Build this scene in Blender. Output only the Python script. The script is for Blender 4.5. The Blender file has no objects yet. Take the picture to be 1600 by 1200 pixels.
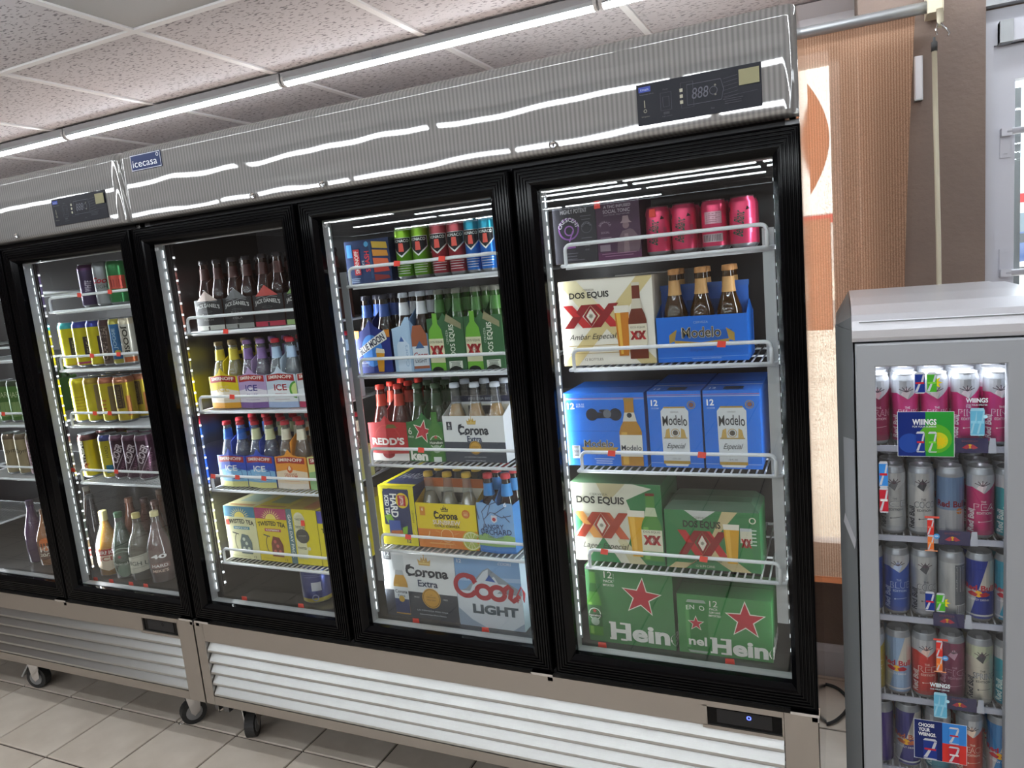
import bpy, math, random
from mathutils import Matrix, Vector
from mathutils.geometry import tessellate_polygon
PI = math.pi
random.seed(7)
S = bpy.context.scene
COL = S.collection

# ------------------------------------------------------------------ camera, world, exposure
cam = bpy.data.objects.new('camera', bpy.data.cameras.new('camera'))
COL.objects.link(cam); S.camera = cam
CR = ((0.91008549, 0.40416865, -0.09160843), (-0.02259291, -0.17233548, -0.98477919), (-0.41380425, 0.89830295, -0.14770867))
CP = (2.08315728, -1.69709977, 1.5980134)
m = Matrix(((CR[0][0], -CR[1][0], -CR[2][0], CP[0]),
            (CR[0][1], -CR[1][1], -CR[2][1], CP[1]),
            (CR[0][2], -CR[1][2], -CR[2][2], CP[2]),
            (0, 0, 0, 1)))
cam.matrix_world = m
cam.data.sensor_width = 36
cam.data.lens = 1142.107 * 36 / 1600
cam.data.clip_start = .02
S.view_settings.view_transform = 'Standard'
S.view_settings.look = 'None'
S.view_settings.gamma = 1
S.view_settings.use_curve_mapping = False
S.view_settings.exposure = 0.38
S.cycles.transparent_max_bounces = 24
S.cycles.max_bounces = 8
S.cycles.sample_clamp_indirect = 4
w = bpy.data.worlds.new('sky'); S.world = w; w.use_nodes = True
bg = w.node_tree.nodes['Background']
bg.inputs['Color'].default_value = (.86, .93, 1, 1)
bg.inputs['Strength'].default_value = 3.6
TUBE_POWER = 31.0        # emission of the ceiling tubes
STRIP_POWER = 2.5       # watts of each cooler light strip
BEAD_POWER = 1.3

# ------------------------------------------------------------------ helpers
def c(h):
    h = h.lstrip('#')
    o = []
    for i in (0, 2, 4):
        v = int(h[i:i+2], 16) / 255
        o.append(v / 12.92 if v <= .04045 else ((v + .055) / 1.055) ** 2.4)
    return (o[0], o[1], o[2])

MATS = {}
def mat(key, base=None, rough=.5, metal=0, attr=False, spec=.5, emit=None, estr=0, trans=0, coat=0, alpha=None, aniso=0):
    if key in MATS: return MATS[key]
    M = bpy.data.materials.new(key); M.use_nodes = True
    nt = M.node_tree; b = nt.nodes['Principled BSDF']
    if base: b.inputs['Base Color'].default_value = (*base, 1)
    b.inputs['Roughness'].default_value = rough
    b.inputs['Metallic'].default_value = metal
    b.inputs['Specular IOR Level'].default_value = spec
    b.inputs['Coat Weight'].default_value = coat
    b.inputs['Anisotropic'].default_value = aniso
    b.inputs['Transmission Weight'].default_value = trans
    if emit:
        b.inputs['Emission Color'].default_value = (*emit, 1)
        b.inputs['Emission Strength'].default_value = estr
    if attr:
        a = nt.nodes.new('ShaderNodeAttribute'); a.attribute_name = 'Col'
        nt.links.new(a.outputs['Color'], b.inputs['Base Color'])
    MATS[key] = M
    return M

def N(nt, t, **kw):
    n = nt.nodes.new(t)
    for k, v in kw.items():
        if k in n.inputs: n.inputs[k].default_value = v
        else: setattr(n, k, v)
    return n

def bump(M, scale=(50, 50, 50), strength=.2, dist=.01, detail=3, ntype='ShaderNodeTexNoise'):
    nt = M.node_tree; b = nt.nodes['Principled BSDF']
    tc = N(nt, 'ShaderNodeTexCoord'); mp = N(nt, 'ShaderNodeMapping'); mp.inputs['Scale'].default_value = scale
    nt.links.new(tc.outputs['Object'], mp.inputs['Vector'])
    t = N(nt, ntype); t.inputs['Scale'].default_value = 1
    if 'Detail' in t.inputs: t.inputs['Detail'].default_value = detail
    nt.links.new(mp.outputs[0], t.inputs['Vector'])
    bp_ = N(nt, 'ShaderNodeBump'); bp_.inputs['Strength'].default_value = strength; bp_.inputs['Distance'].default_value = dist
    nt.links.new(t.outputs[0], bp_.inputs['Height']); nt.links.new(bp_.outputs[0], b.inputs['Normal'])
    return t, bp_

def noise_color(M, c1, c2, scale=(3, 3, 3), lo=.35, hi=.65, detail=5):
    nt = M.node_tree; b = nt.nodes['Principled BSDF']
    tc = N(nt, 'ShaderNodeTexCoord'); mp = N(nt, 'ShaderNodeMapping'); mp.inputs['Scale'].default_value = scale
    nt.links.new(tc.outputs['Object'], mp.inputs['Vector'])
    t = N(nt, 'ShaderNodeTexNoise'); t.inputs['Scale'].default_value = 1; t.inputs['Detail'].default_value = detail
    nt.links.new(mp.outputs[0], t.inputs['Vector'])
    r = N(nt, 'ShaderNodeValToRGB'); r.color_ramp.elements[0].position = lo; r.color_ramp.elements[1].position = hi
    r.color_ramp.elements[0].color = (*c1, 1); r.color_ramp.elements[1].color = (*c2, 1)
    nt.links.new(t.outputs[0], r.inputs[0]); nt.links.new(r.outputs[0], b.inputs['Base Color'])
    return r

def thin_glass(key, tint=(1, 1, 1), ior=1.5, rough=0.0, haze=0):
    M = bpy.data.materials.new(key); M.use_nodes = True; nt = M.node_tree; nt.nodes.clear()
    out = N(nt, 'ShaderNodeOutputMaterial'); mix = N(nt, 'ShaderNodeMixShader')
    tr = N(nt, 'ShaderNodeBsdfTransparent'); tr.inputs[0].default_value = (*tint, 1)
    gl = N(nt, 'ShaderNodeBsdfGlossy'); gl.inputs['Roughness'].default_value = rough
    fr = N(nt, 'ShaderNodeFresnel'); fr.inputs['IOR'].default_value = ior
    ge = N(nt, 'ShaderNodeNewGeometry')
    inv = N(nt, 'ShaderNodeMath', operation='SUBTRACT'); inv.inputs[0].default_value = 1
    mul = N(nt, 'ShaderNodeMath', operation='MULTIPLY')
    L = nt.links.new
    L(ge.outputs['Backfacing'], inv.inputs[1]); L(inv.outputs[0], mul.inputs[0]); L(fr.outputs[0], mul.inputs[1])
    L(mul.outputs[0], mix.inputs[0]); L(tr.outputs[0], mix.inputs[1]); L(gl.outputs[0], mix.inputs[2]); 
    if haze:
        m2 = N(nt, 'ShaderNodeMixShader'); m2.inputs[0].default_value = haze; df = N(nt, 'ShaderNodeBsdfDiffuse'); df.inputs[0].default_value = (.7, .72, .72, 1)
        L(mix.outputs[0], m2.inputs[1]); L(df.outputs[0], m2.inputs[2]); L(m2.outputs[0], out.inputs[0])
    else: L(mix.outputs[0], out.inputs[0])
    MATS[key] = M
    return M

mat('card', rough=.42, attr=True, spec=.4)
mat('can', rough=.28, metal=.55, attr=True)
mat('bottle', rough=.06, attr=True, spec=.6, coat=.5)
mat('drink', rough=.2, attr=True)
mat('plastic', rough=.3, attr=True, spec=.2)
mat('black', (.0025, .0025, .003), rough=.1, spec=.16)
mat('cover_steel', c('c2c4c6'), rough=.4, metal=.35)
mat('black_matte', (.01, .01, .012), rough=.5)
mat('white_wire', c('f4f5f8'), rough=.3)
mat('alu', c('b8babd'), rough=.35, metal=.8)
mat('chrome', (.75, .75, .76), rough=.15, metal=1)
mat('grey_metal', (.33, .34, .35), rough=.4, metal=.7)
mat('rubber', (.03, .03, .03), rough=.6)
mat('tag', c('ff4a3a'), rough=.5)
thin_glass('door_glass', (.97, .98, .98), 1.55)
thin_glass('bottle_glass', (.78, .8, .79), 2.0, .03, .07)
thin_glass('window_glass', (.95, .97, .97), 1.45)
thin_glass('clear_plastic', (.93, .94, .96), 1.5)
mat('led', (1, 1, 1), emit=(.92, .96, 1), estr=BEAD_POWER)
mat('tube_light', (1, 1, 1), emit=(.9, .96, 1), estr=TUBE_POWER)

class MB:
    """collects coloured faces; build() links them as one mesh object"""
    def __init__(s): s.v = []; s.f = []; s.c = []; s.m = []; s.s = []; s.mats = []
    def mi(s, k):
        if k not in s.mats: s.mats.append(k)
        return s.mats.index(k)
    def add(s, vs, fs, col=(1, 1, 1), mk='card', smooth=False):
        o = len(s.v); s.v.extend(vs); i = s.mi(mk)
        for f in fs: s.f.append([o + k for k in f]); s.c.append(col); s.m.append(i); s.s.append(smooth)
    def box(s, x0, x1, y0, y1, z0, z1, col=(1, 1, 1), mk='card', cols=None):
        vs = [(x0,y0,z0),(x1,y0,z0),(x1,y1,z0),(x0,y1,z0),(x0,y0,z1),(x1,y0,z1),(x1,y1,z1),(x0,y1,z1)]
        F = dict(bottom=(0,3,2,1), top=(4,5,6,7), front=(0,1,5,4), right=(1,2,6,5), back=(2,3,7,6), left=(3,0,4,7))
        for k, f in F.items(): s.add([vs[i] for i in f], [(0,1,2,3)], (cols or {}).get(k, col), mk)
    def bbox(s, x0, x1, y0, y1, z0, z1, b, col=(1, 1, 1), mk='card'):
        """box with bevelled vertical and front edges"""
        prof = [(x0+b,y0),(x1-b,y0),(x1,y0+b),(x1,y1-b),(x1-b,y1),(x0+b,y1),(x0,y1-b),(x0,y0+b)]
        s.prism(prof, z0, z1, col, mk)
    def prism(s, poly, z0, z1, col=(1,1,1), mk='card', axis='z'):
        n = len(poly)
        def P(a, b, h): return (a, b, h) if axis == 'z' else ((a, h, b) if axis == 'y' else (h, a, b))
        vs = [P(a, b, z0) for a, b in poly] + [P(a, b, z1) for a, b in poly]
        fs = [(i, (i+1) % n, n + (i+1) % n, n + i) for i in range(n)]
        tris = tessellate_polygon([[Vector((a, b, 0)) for a, b in poly]])
        fs += [tuple(t) for t in tris] + [tuple(n + k for k in reversed(t)) for t in tris]
        s.add(vs, fs, col, mk)
    def lathe(s, prof, n=20, col=(1,1,1), mk='card', at=(0,0,0), cols=None, smooth=True):
        vs = []
        for r, z in prof:
            for i in range(n):
                a = 2*PI*i/n; vs.append((at[0]+r*math.cos(a), at[1]+r*math.sin(a), at[2]+z))
        o = len(s.v); s.v.extend(vs); mi = s.mi(mk)
        for j in range(len(prof)-1):
            for i in range(n):
                k = (i+1) % n
                s.f.append([o+j*n+i, o+j*n+k, o+(j+1)*n+k, o+(j+1)*n+i]); s.c.append(cols[j] if cols else col); s.m.append(mi); s.s.append(smooth)
    def tube(s, pts, r, n=8, col=(1,1,1), mk='white_wire', closed=False):
        pts = [Vector(p) for p in pts]; o = len(s.v); mi = s.mi(mk); L = len(pts)
        up = Vector((0, 0, 1))
        for i, p in enumerate(pts):
            a = pts[(i-1) % L] if (i or closed) else p; b = pts[(i+1) % L] if (i < L-1 or closed) else p
            d = (b - a).normalized()
            u = up if abs(d.dot(up)) < .95 else Vector((0, 1, 0))
            e1 = d.cross(u).normalized(); e2 = d.cross(e1)
            for k in range(n):
                t = 2*PI*k/n; q = p + e1*r*math.cos(t) + e2*r*math.sin(t); s.v.append(tuple(q))
        for i in range(L if closed else L-1):
            j = (i+1) % L
            for k in range(n):
                l = (k+1) % n
                s.f.append([o+i*n+k, o+i*n+l, o+j*n+l, o+j*n+k]); s.c.append(col); s.m.append(mi); s.s.append(n > 4)
        if not closed:
            for base in (0, (L-1)*n):
                s.f.append([o+base+k for k in range(n)]); s.c.append(col); s.m.append(mi); s.s.append(False)
    def rings(s, loops, col=(1,1,1), mk='black', smooth=False):
        o = len(s.v); mi = s.mi(mk); n = len(loops[0])
        for lp in loops: s.v.extend(lp)
        for j in range(len(loops)-1):
            for i in range(n):
                k = (i+1) % n
                s.f.append([o+j*n+i, o+j*n+k, o+(j+1)*n+k, o+(j+1)*n+i]); s.c.append(col); s.m.append(mi); s.s.append(smooth)
    def mesh(s, name):
        me = bpy.data.meshes.new(name)
        me.from_pydata([tuple(v) for v in s.v], [], s.f)
        for k in s.mats: me.materials.append(MATS[k])
        me.polygons.foreach_set('material_index', s.m)
        me.polygons.foreach_set('use_smooth', s.s)
        at = me.color_attributes.new('Col', 'FLOAT_COLOR', 'CORNER')
        buf = []
        for f, cc in zip(s.f, s.c): buf.extend((cc[0], cc[1], cc[2], 1.0) * len(f))
        at.data.foreach_set('color', buf)
        me.update()
        return me
    def build(s, name, parent=None, loc=(0,0,0), rz=0):
        o = bpy.data.objects.new(name, s.mesh(name)); COL.objects.link(o)
        o.location = loc; o.rotation_euler = (0, 0, rz)
        if parent: o.parent = parent
        return o

def tag(o, label=None, cat=None, group=None, kind=None):
    if label: o['label'] = label
    if cat: o['category'] = cat
    if group: o['group'] = group
    if kind: o['kind'] = kind
    return o
def empty(name, loc=(0,0,0), rz=0):
    o = bpy.data.objects.new(name, None); COL.objects.link(o); o.location = loc; o.rotation_euler = (0,0,rz); return o
def struct(mb, name, parent=None, loc=(0,0,0)):
    o = mb.build(name, parent, loc)
    if not parent: o['kind'] = 'structure'
    return o
def copy_tree(o, loc=None, rz=None, label=None, group=None, parent=None):
    q = o.copy(); COL.objects.link(q); q.parent = parent
    if loc: q.location = loc
    if rz is not None: q.rotation_euler = (0, 0, rz)
    if label: q['label'] = label
    if group: q['group'] = group
    for ch in list(o.children): copy_tree(ch, parent=q)
    return q

# ------------------------------------------------------------------ flat print (lettering and artwork as thin inlaid shapes)
_T = {}
def text_geo(s, bold=0.0, res=3):
    k = (s, bold, res)
    if k not in _T:
        cu = bpy.data.curves.new('t', 'FONT'); cu.body = s; cu.size = 1; cu.resolution_u = res; cu.offset = bold
        cu.fill_mode = 'FRONT' if hasattr(cu, 'fill_mode') else cu.fill_mode
        ob = bpy.data.objects.new('t', cu); me = bpy.data.meshes.new_from_object(ob)
        vs = [(v.co.x, v.co.y) for v in me.vertices]; fs = [tuple(p.vertices) for p in me.polygons]
        bpy.data.objects.remove(ob); bpy.data.curves.remove(cu); bpy.data.meshes.remove(me)
        if vs:
            x0 = min(v[0] for v in vs); x1 = max(v[0] for v in vs); y0 = min(v[1] for v in vs); y1 = max(v[1] for v in vs)
        else: x0 = y0 = 0; x1 = y1 = 1
        _T[k] = (vs, fs, x0, x1, y0, y1)
    return _T[k]

class Pr:
    def __init__(s, w, h, fn=None, wrap=False, mk='card'):
        s.w = w; s.h = h; s.mb = MB(); s.l = 1; s.wrap = wrap; s.mk = mk
        s.fn = fn or (lambda u, v, e: (u - w/2, -e, v))
    fold = False
    def _put(s, pts, fs, col):
        e = s.l * (.00005 if s.wrap else .00012); s.l += 1
        cuts = [.5] if s.fold else ([k/12 for k in range(1, 12)] if s.wrap else [])
        if cuts:   # cut shapes at creases / along the curve so that they follow the surface
            np_, nf = [], []
            for f in fs:
                polys = [[pts[i] for i in f]]
                lo = min(q[0] for q in polys[0]); hi = max(q[0] for q in polys[0])
                for cu in cuts:
                    if not lo < cu-1e-4 or not hi > cu+1e-4: continue
                    nxt = []
                    for P_ in polys:
                        for sg in (-1, 1):
                            o = []
                            for i, a in enumerate(P_):
                                b = P_[(i+1) % len(P_)]; ia = sg*(a[0]-cu) >= 0; ib = sg*(b[0]-cu) >= 0
                                if ia: o.append(a)
                                if ia != ib: t = (cu-a[0])/(b[0]-a[0]); o.append((cu, a[1]+t*(b[1]-a[1])))
                            if len(o) > 2: nxt.append(o)
                    polys = nxt
                for P_ in polys: nf.append(list(range(len(np_), len(np_)+len(P_)))); np_ += P_
            pts, fs = np_, nf
        s.mb.add([s.fn(a*s.w, b*s.h, e) for a, b in pts], fs, col, s.mk)
    def p(s, pts, col):
        tr = tessellate_polygon([[Vector((a, b, 0)) for a, b in pts]])
        s._put(pts, [tuple(t) for t in tr], c(col)); return s
    def r(s, u0, v0, u1, v1, col):
        n = max(1, int(abs(u1-u0)*12)) if s.wrap else 1
        pts = []; fs = []
        for i in range(n+1):
            u = u0 + (u1-u0)*i/n; pts += [(u, v0), (u, v1)]
        for i in range(n): fs.append((2*i, 2*i+2, 2*i+3, 2*i+1))
        s._put(pts, fs, c(col)); return s
    def e(s, cu, cv, ru, col, rv=None, n=22, a0=0, a1=360):
        rv = ru*s.w/s.h if rv is None else rv
        pts = [(cu+ru*math.cos(math.radians(a0+(a1-a0)*i/n)), cv+rv*math.sin(math.radians(a0+(a1-a0)*i/n))) for i in range(n if a1-a0 >= 360 else n+1)]
        pts.append((cu, cv)); k = len(pts)-1
        fs = [(k, i, (i+1) % k) for i in range(k if a1-a0 >= 360 else k-1)]
        s._put(pts, fs, c(col)); return s
    def line(s, pts, wd, col, closed=False):
        """ribbon of width wd (share of panel width)"""
        W, H = s.w, s.h; q = [Vector((a*W, b*H)) for a, b in pts]; L = len(q); o = []; fs = []
        for i, p in enumerate(q):
            a = q[(i-1) % L] if (i or closed) else p; b = q[(i+1) % L] if (i < L-1 or closed) else p
            d = (b-a).normalized(); nrm = Vector((-d.y, d.x)) * wd*W/2
            for sg in (1, -1):
                t = p + nrm*sg; o.append((t.x/W, t.y/H))
        for i in range(L if closed else L-1):
            j = (i+1) % L; fs.append((2*i, 2*i+1, 2*j+1, 2*j))
        s._put(o, fs, c(col)); return s
    def ring(s, cu, cv, ru, wd, col, a0=0, a1=360, n=24, rv=None):
        rv = ru*s.w/s.h if rv is None else rv
        full = a1-a0 >= 360
        pts = [(cu+ru*math.cos(math.radians(a0+(a1-a0)*i/n)), cv+rv*math.sin(math.radians(a0+(a1-a0)*i/n))) for i in range(n if full else n+1)]
        return s.line(pts, wd, col, full)
    def t(s, txt, cu, cv, h, col, w=None, bold=.0, rot=0, shear=0, res=3, bend=0):
        """text centred on (cu,cv); h = share of panel height, w = share of panel width (of the line's own length when rot=0)"""
        vs, fs, x0, x1, y0, y1 = text_geo(txt, bold, res)
        Hm = h*s.h; sc = Hm/(y1-y0); tw = (x1-x0)*sc
        up = abs(math.sin(math.radians(rot))) > .7
        Wm = (w*s.w if not up else w*s.h) if w else tw
        if up: Hm = h*s.w; sc = Hm/(y1-y0); Wm = w*s.h if w else (x1-x0)*sc
        ca, sa = math.cos(math.radians(rot)), math.sin(math.radians(rot))
        pts = []
        for x, y in vs:
            a = ((x-x0)/(x1-x0)-.5)*Wm; b = ((y-y0)/(y1-y0)-.5)*Hm
            a += shear*b; b += bend*Hm*(1-(2*a/Wm)**2) if bend else 0
            pts.append((cu + (a*ca-b*sa)/s.w, cv + (a*sa+b*ca)/s.h))
        s._put(pts, fs, c(col)); return s
    def arc_text(s, txt, cu, cv, ru, h, col, a0=150, a1=30, bold=0):
        n = len(txt)
        for i, ch in enumerate(txt):
            if ch == ' ': continue
            a = math.radians(a0+(a1-a0)*i/max(1, n-1)); sg = 1
            vs, fs, x0, x1, y0, y1 = text_geo(ch, bold, 2)
            sc = h*s.h/.72; R_ = ru*s.w; rt = a-PI/2
            pts = []
            for x, y in vs:
                p_ = (x-(x0+x1)/2)*sc; q_ = y*sc
                X = R_*math.cos(a)+p_*math.cos(rt)-q_*math.sin(rt); Y = R_*math.sin(a)+p_*math.sin(rt)+q_*math.cos(rt)
                pts.append((cu+X/s.w, cv+Y/s.h))
            s._put(pts, fs, c(col)); s.l -= 1
        s.l += 1; return s
    def star(s, cu, cv, r, col, inner=.4, n=5, rot=90):
        pts = []
        for i in range(2*n):
            a = math.radians(rot+180*i/n); q = r if i % 2 == 0 else r*inner
            pts.append((cu+q*math.cos(a), cv+q*s.w/s.h*math.sin(a)))
        return s.p(pts, col)
    def lines(s, u0, u1, v, n, dv, hgt, col, seed=1):
        rr = random.Random(seed)
        for i in range(n):
            k = rr.uniform(0, .12)*(u1-u0)
            s.r(u0+k, v-i*dv-hgt/2, u1-k, v-i*dv+hgt/2, col); s.l -= 1
        s.l += 1; return s
    def done(s, parent, name='printed_panel'):
        return s.mb.build(name, parent)

def bottle_art(P, cu, v0, v1, wu, glass, neck, label, liquid=None, cap=None):
    h = v1-v0; w = wu/2
    P.p([(cu-w, v0), (cu+w, v0), (cu+w, v0+.5*h), (cu+w*.85, v0+.58*h), (cu+w*.45, v0+.7*h), (cu+w*.4, v1), (cu-w*.4, v1), (cu-w*.45, v0+.7*h), (cu-w*.85, v0+.58*h), (cu-w, v0+.5*h)], glass)
    if liquid: P.r(cu-w*.8, v0+.02*h, cu-w*.3, v0+.5*h, liquid)
    P.p([(cu-w*.62, v0+.66*h), (cu+w*.62, v0+.66*h), (cu+w*.44, v0+.79*h), (cu-w*.44, v0+.79*h)], neck)
    P.r(cu-w, v0+.14*h, cu+w, v0+.46*h, label)
    P.r(cu-w*.44, v1-.04*h, cu+w*.44, v1, cap or neck)
def beer_art(P, cu, v0, v1, w0, w1, beer='d9961f'):
    f = v1-(v1-v0)*.14
    P.p([(cu-w0/2, v0), (cu+w0/2, v0), (cu+w1/2, f), (cu-w1/2, f)], beer)
    P.p([(cu-w0/2*.6, v0+.02), (cu-w0*.05, v0+.02), (cu-w1*.1, f), (cu-w1*.4, f)], 'f0bb4a')
    P.p([(cu-w1*.5, f), (cu+w1*.5, f), (cu+w1*.53, v1), (cu-w1*.53, v1)], 'eee6d6')
def xx_art(P, cu, cv, w, h, c1='c22a2c', c2='8e1a1e', dia='e9e2d2', c0=None):
    k = w*.17
    for sx, (ca, cb) in ((-1, (c0 or c1, c2)), (1, (c1, c2))):
        x = cu+sx*w*.24; a = w*.25
        P.p([(x-a, cv+h/2), (x-a+k, cv+h/2), (x+a, cv-h/2), (x+a-k, cv-h/2)], ca)
        P.p([(x+a-k, cv+h/2), (x+a, cv+h/2), (x-a+k, cv-h/2), (x-a, cv-h/2)], cb)
        P.p([(x-a, cv+h/2), (x-a+k*.6, cv+h/2), (x+k*.3, cv), (x-k*.3, cv)], cb if sx > 0 else ca)
    P.p([(cu-w*.13, cv), (cu, cv+h*.46), (cu+w*.13, cv), (cu, cv-h*.46)], c2)
    P.p([(cu-w*.085, cv), (cu, cv+h*.32), (cu+w*.085, cv), (cu, cv-h*.32)], dia)
    P.star(cu, cv, w*.05, '8f8878', .5, 8)
def crown_art(P, cu, cv, w, col='c99a34', lo='e8cf85'):
    h = w*P.w/P.h
    P.p([(cu-w*.42, cv-h*.3), (cu+w*.42, cv-h*.3), (cu+w*.5, cv+h*.12), (cu+w*.28, cv-h*.02), (cu+w*.2, cv+h*.3), (cu+w*.07, cv+h*.08), (cu, cv+h*.42), (cu-w*.07, cv+h*.08), (cu-w*.2, cv+h*.3), (cu-w*.28, cv-h*.02), (cu-w*.5, cv+h*.12)], col)
    P.r(cu-w*.4, cv-h*.2, cu+w*.4, cv-h*.12, lo)
    P.e(cu, cv+h*.42, w*.05, col); P.e(cu, cv-.02*h, w*.06, lo)
def black_letter(P, txt, cu, cv, h, col, w, bold=.035):
    """heavy text with pointed strokes at the feet and heads of the letters"""
    P.t(txt, cu, cv, h, col, w=w, bold=bold)
    n = len(txt)
    for i in range(n):
        x = cu-w/2+w*(i+.5)/n
        for yy in (cv-h*.5,):
            P.p([(x-w*.05, yy), (x, yy+h*.1), (x+w*.05, yy), (x, yy-h*.08)], col); P.l -= 1
    P.p([(cu-w*.5, cv+h*.15), (cu-w*.47, cv+h*.6), (cu-w*.36, cv+h*.72), (cu-w*.4, cv+h*.2)], col)
    P.l += 1
def coors_script(P, cu, cv, w, h, col, th=None):
    """flowing script word drawn as pen strokes"""
    th = th or w*.065
    A = lambda x, y, rx, ry, a0, a1, n=18: [(x+rx*math.cos(math.radians(a0+(a1-a0)*i/n))+ry*P.h/P.w*.0, y+ry*math.sin(math.radians(a0+(a1-a0)*i/n))) for i in range(n+1)]
    x0 = cu-w/2
    P.line(A(x0+w*.15, cv+h*.1, w*.15, h*.42, 20, 330, 26), th, col)
    P.line(A(x0+w*.22, cv+h*.36, w*.06, h*.14, -60, 160), th*.8, col)
    P.line(A(x0+w*.40, cv-h*.1, w*.1, h*.25, 0, 360, 22), th, col)
    P.line(A(x0+w*.60, cv-h*.1, w*.1, h*.25, 0, 360, 22), th, col)
    P.line([(x0+w*.27, cv-h*.2), (x0+w*.33, cv+h*.02)], th*.7, col)
    P.line([(x0+w*.50, cv+h*.05), (x0+w*.54, cv+h*.08)], th*.7, col)
    P.line([(x0+w*.69, cv+h*.05), (x0+w*.76, cv+h*.22), (x0+w*.80, cv+h*.1), (x0+w*.77, cv-h*.25), (x0+w*.81, cv-h*.35), (x0+w*.88, cv-h*.2)], th, col)
    P.line([(x0+w*.88, cv-h*.2), (x0+w*.94, cv+h*.2), (x0+w*.985, cv-h*.12), (x0+w*.96, cv-h*.33), (x0+w*.87, cv-h*.3)], th, col)
def smirnoff_band(P, v, h, w=.78, txt='SMIRNOFF', col='a8201f'):
    P.p([(.5-w/2, v-h/2), (.5, v-h/2+h*.28), (.5+w/2, v-h/2), (.5+w/2, v+h/2), (.5, v+h/2+h*.28), (.5-w/2, v+h/2)], col)
    P.t(txt, .5, v+h*.12, h*.55, 'f4ece2', w=w*.86, bold=.02, bend=.28)

# ------------------------------------------------------------------ the room
CZ = 2.375
XL, XR, YB, YW = -4.6, 4.2, -7.5, 1.08

M = mat('floor_tile', rough=.32, spec=.45)
noise_color(M, c('d2c4b4'), c('ece0d2'), (5, 5, 5), .3, .7, 8); bump(M, (60, 60, 60), .05, .002)
mat('grout', c('3c302a'), rough=.9)
M = mat('plaster', rough=.75)
noise_color(M, c('72625a'), c('7c6b61'), (4, 4, 4)); bump(M, (55, 55, 75), .4, .005, 4)
M = mat('ceiling_tile', rough=.9)
r = noise_color(M, c('87838a'), c('d2ced2'), (55, 130, 55), .37, .43, 3)
mat('ceiling_grid', c('f0eff0'), rough=.5)
mat('white_paint', c('d0cfd4'), rough=.4)
mat('dark_store', c('7a6c64'), rough=.8)
mat('troffer', c('b4b5b6'), rough=.45)

mb = MB(); mb.box(XL, XR, YB, YW+.3, -.12, -.006, mk='grout'); floor = struct(mb, 'floor')
ts = .3126; ox, oy = -1.2609, .1091
rng = random.Random(3)
tm = None
for i in range(-4, 12):
    for j in range(-9, 4):
        x, y = ox+i*ts, oy+j*ts
        if tm is None:
            q = MB(); a = .0038; e = .002
            q.rings([[(a,a,-.008),(ts-a,a,-.008),(ts-a,ts-a,-.008),(a,ts-a,-.008)], [(a,a,-.002),(ts-a,a,-.002),(ts-a,ts-a,-.002),(a,ts-a,-.002)],
                     [(a+e,a+e,0),(ts-a-e,a+e,0),(ts-a-e,ts-a-e,0),(a+e,ts-a-e,0)]], mk='floor_tile')
            q.add([(a+e,a+e,0),(ts-a-e,a+e,0),(ts-a-e,ts-a-e,0),(a+e,ts-a-e,0)], [(0,1,2,3)], mk='floor_tile')
            tm = q.mesh('tile')
        o = bpy.data.objects.new('tile', tm); COL.objects.link(o); o.location = (x, y, 0); o.parent = floor
# floor beyond the tiles that can be told apart: one joined field
q = MB()
for i in range(-11, 18):
    for j in range(-25, 4):
        if -4 <= i < 12 and -9 <= j: continue
        x, y = ox+i*ts, oy+j*ts
        q.add([(x+.003,y+.003,0),(x+ts-.003,y+.003,0),(x+ts-.003,y+ts-.003,0),(x+.003,y+ts-.003,0)], [(0,1,2,3)], mk='floor_tile')
o = q.build('tile_field', floor); o['kind'] = 'stuff'

# ceiling: slab, T-bar grid, lift-out panels
mb = MB(); mb.box(XL, XR, YB, YW+.15, CZ+.05, CZ+.12, mk='dark_store'); ceil = struct(mb, 'ceiling')
cs = .61; cx0, cy0 = -.947, -.095
gx = [cx0+cs*k for k in range(-6, 9)]; gy = [cy0+cs*k for k in range(-12, 3)]
q = MB()
for x in gx: q.box(x-.011, x+.011, YB, YW, CZ-.002, CZ+.012, mk='ceiling_grid')
for y in gy: q.box(XL, XR, y-.011, y+.011, CZ-.0015, CZ+.0125, mk='ceiling_grid')
q.build('grid_bar', ceil)
pm = None
for i, x in enumerate(gx[:-1]):
    for j, y in enumerate(gy):
        y1 = y+cs if j < len(gy)-1 else YW
        lens = (i == 8 and j == 11) or (i == 5 and j == 8)
        if lens:
            q = MB(); q.box(x+.011, x+cs-.011, y+.011, y1-.011, CZ+.004, CZ+.02, mk='troffer')
            q.box(x+.03, x+cs-.03, y+.03, y1-.03, CZ+.002, CZ+.004, mk='troffer')
            q.build('light_lens', ceil); continue
        if y1-y < cs-.01 or pm is None:
            q = MB(); d = y1-y
            q.box(.013, cs-.013, .013, d-.013, .004, .016, mk='ceiling_tile')
            me = q.mesh('ceiling_panel')
            if y1-y > cs-.01: pm = me
        else: me = pm
        o = bpy.data.objects.new('ceiling_panel', me); COL.objects.link(o); o.location = (x, y, CZ); o.parent = ceil

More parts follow.
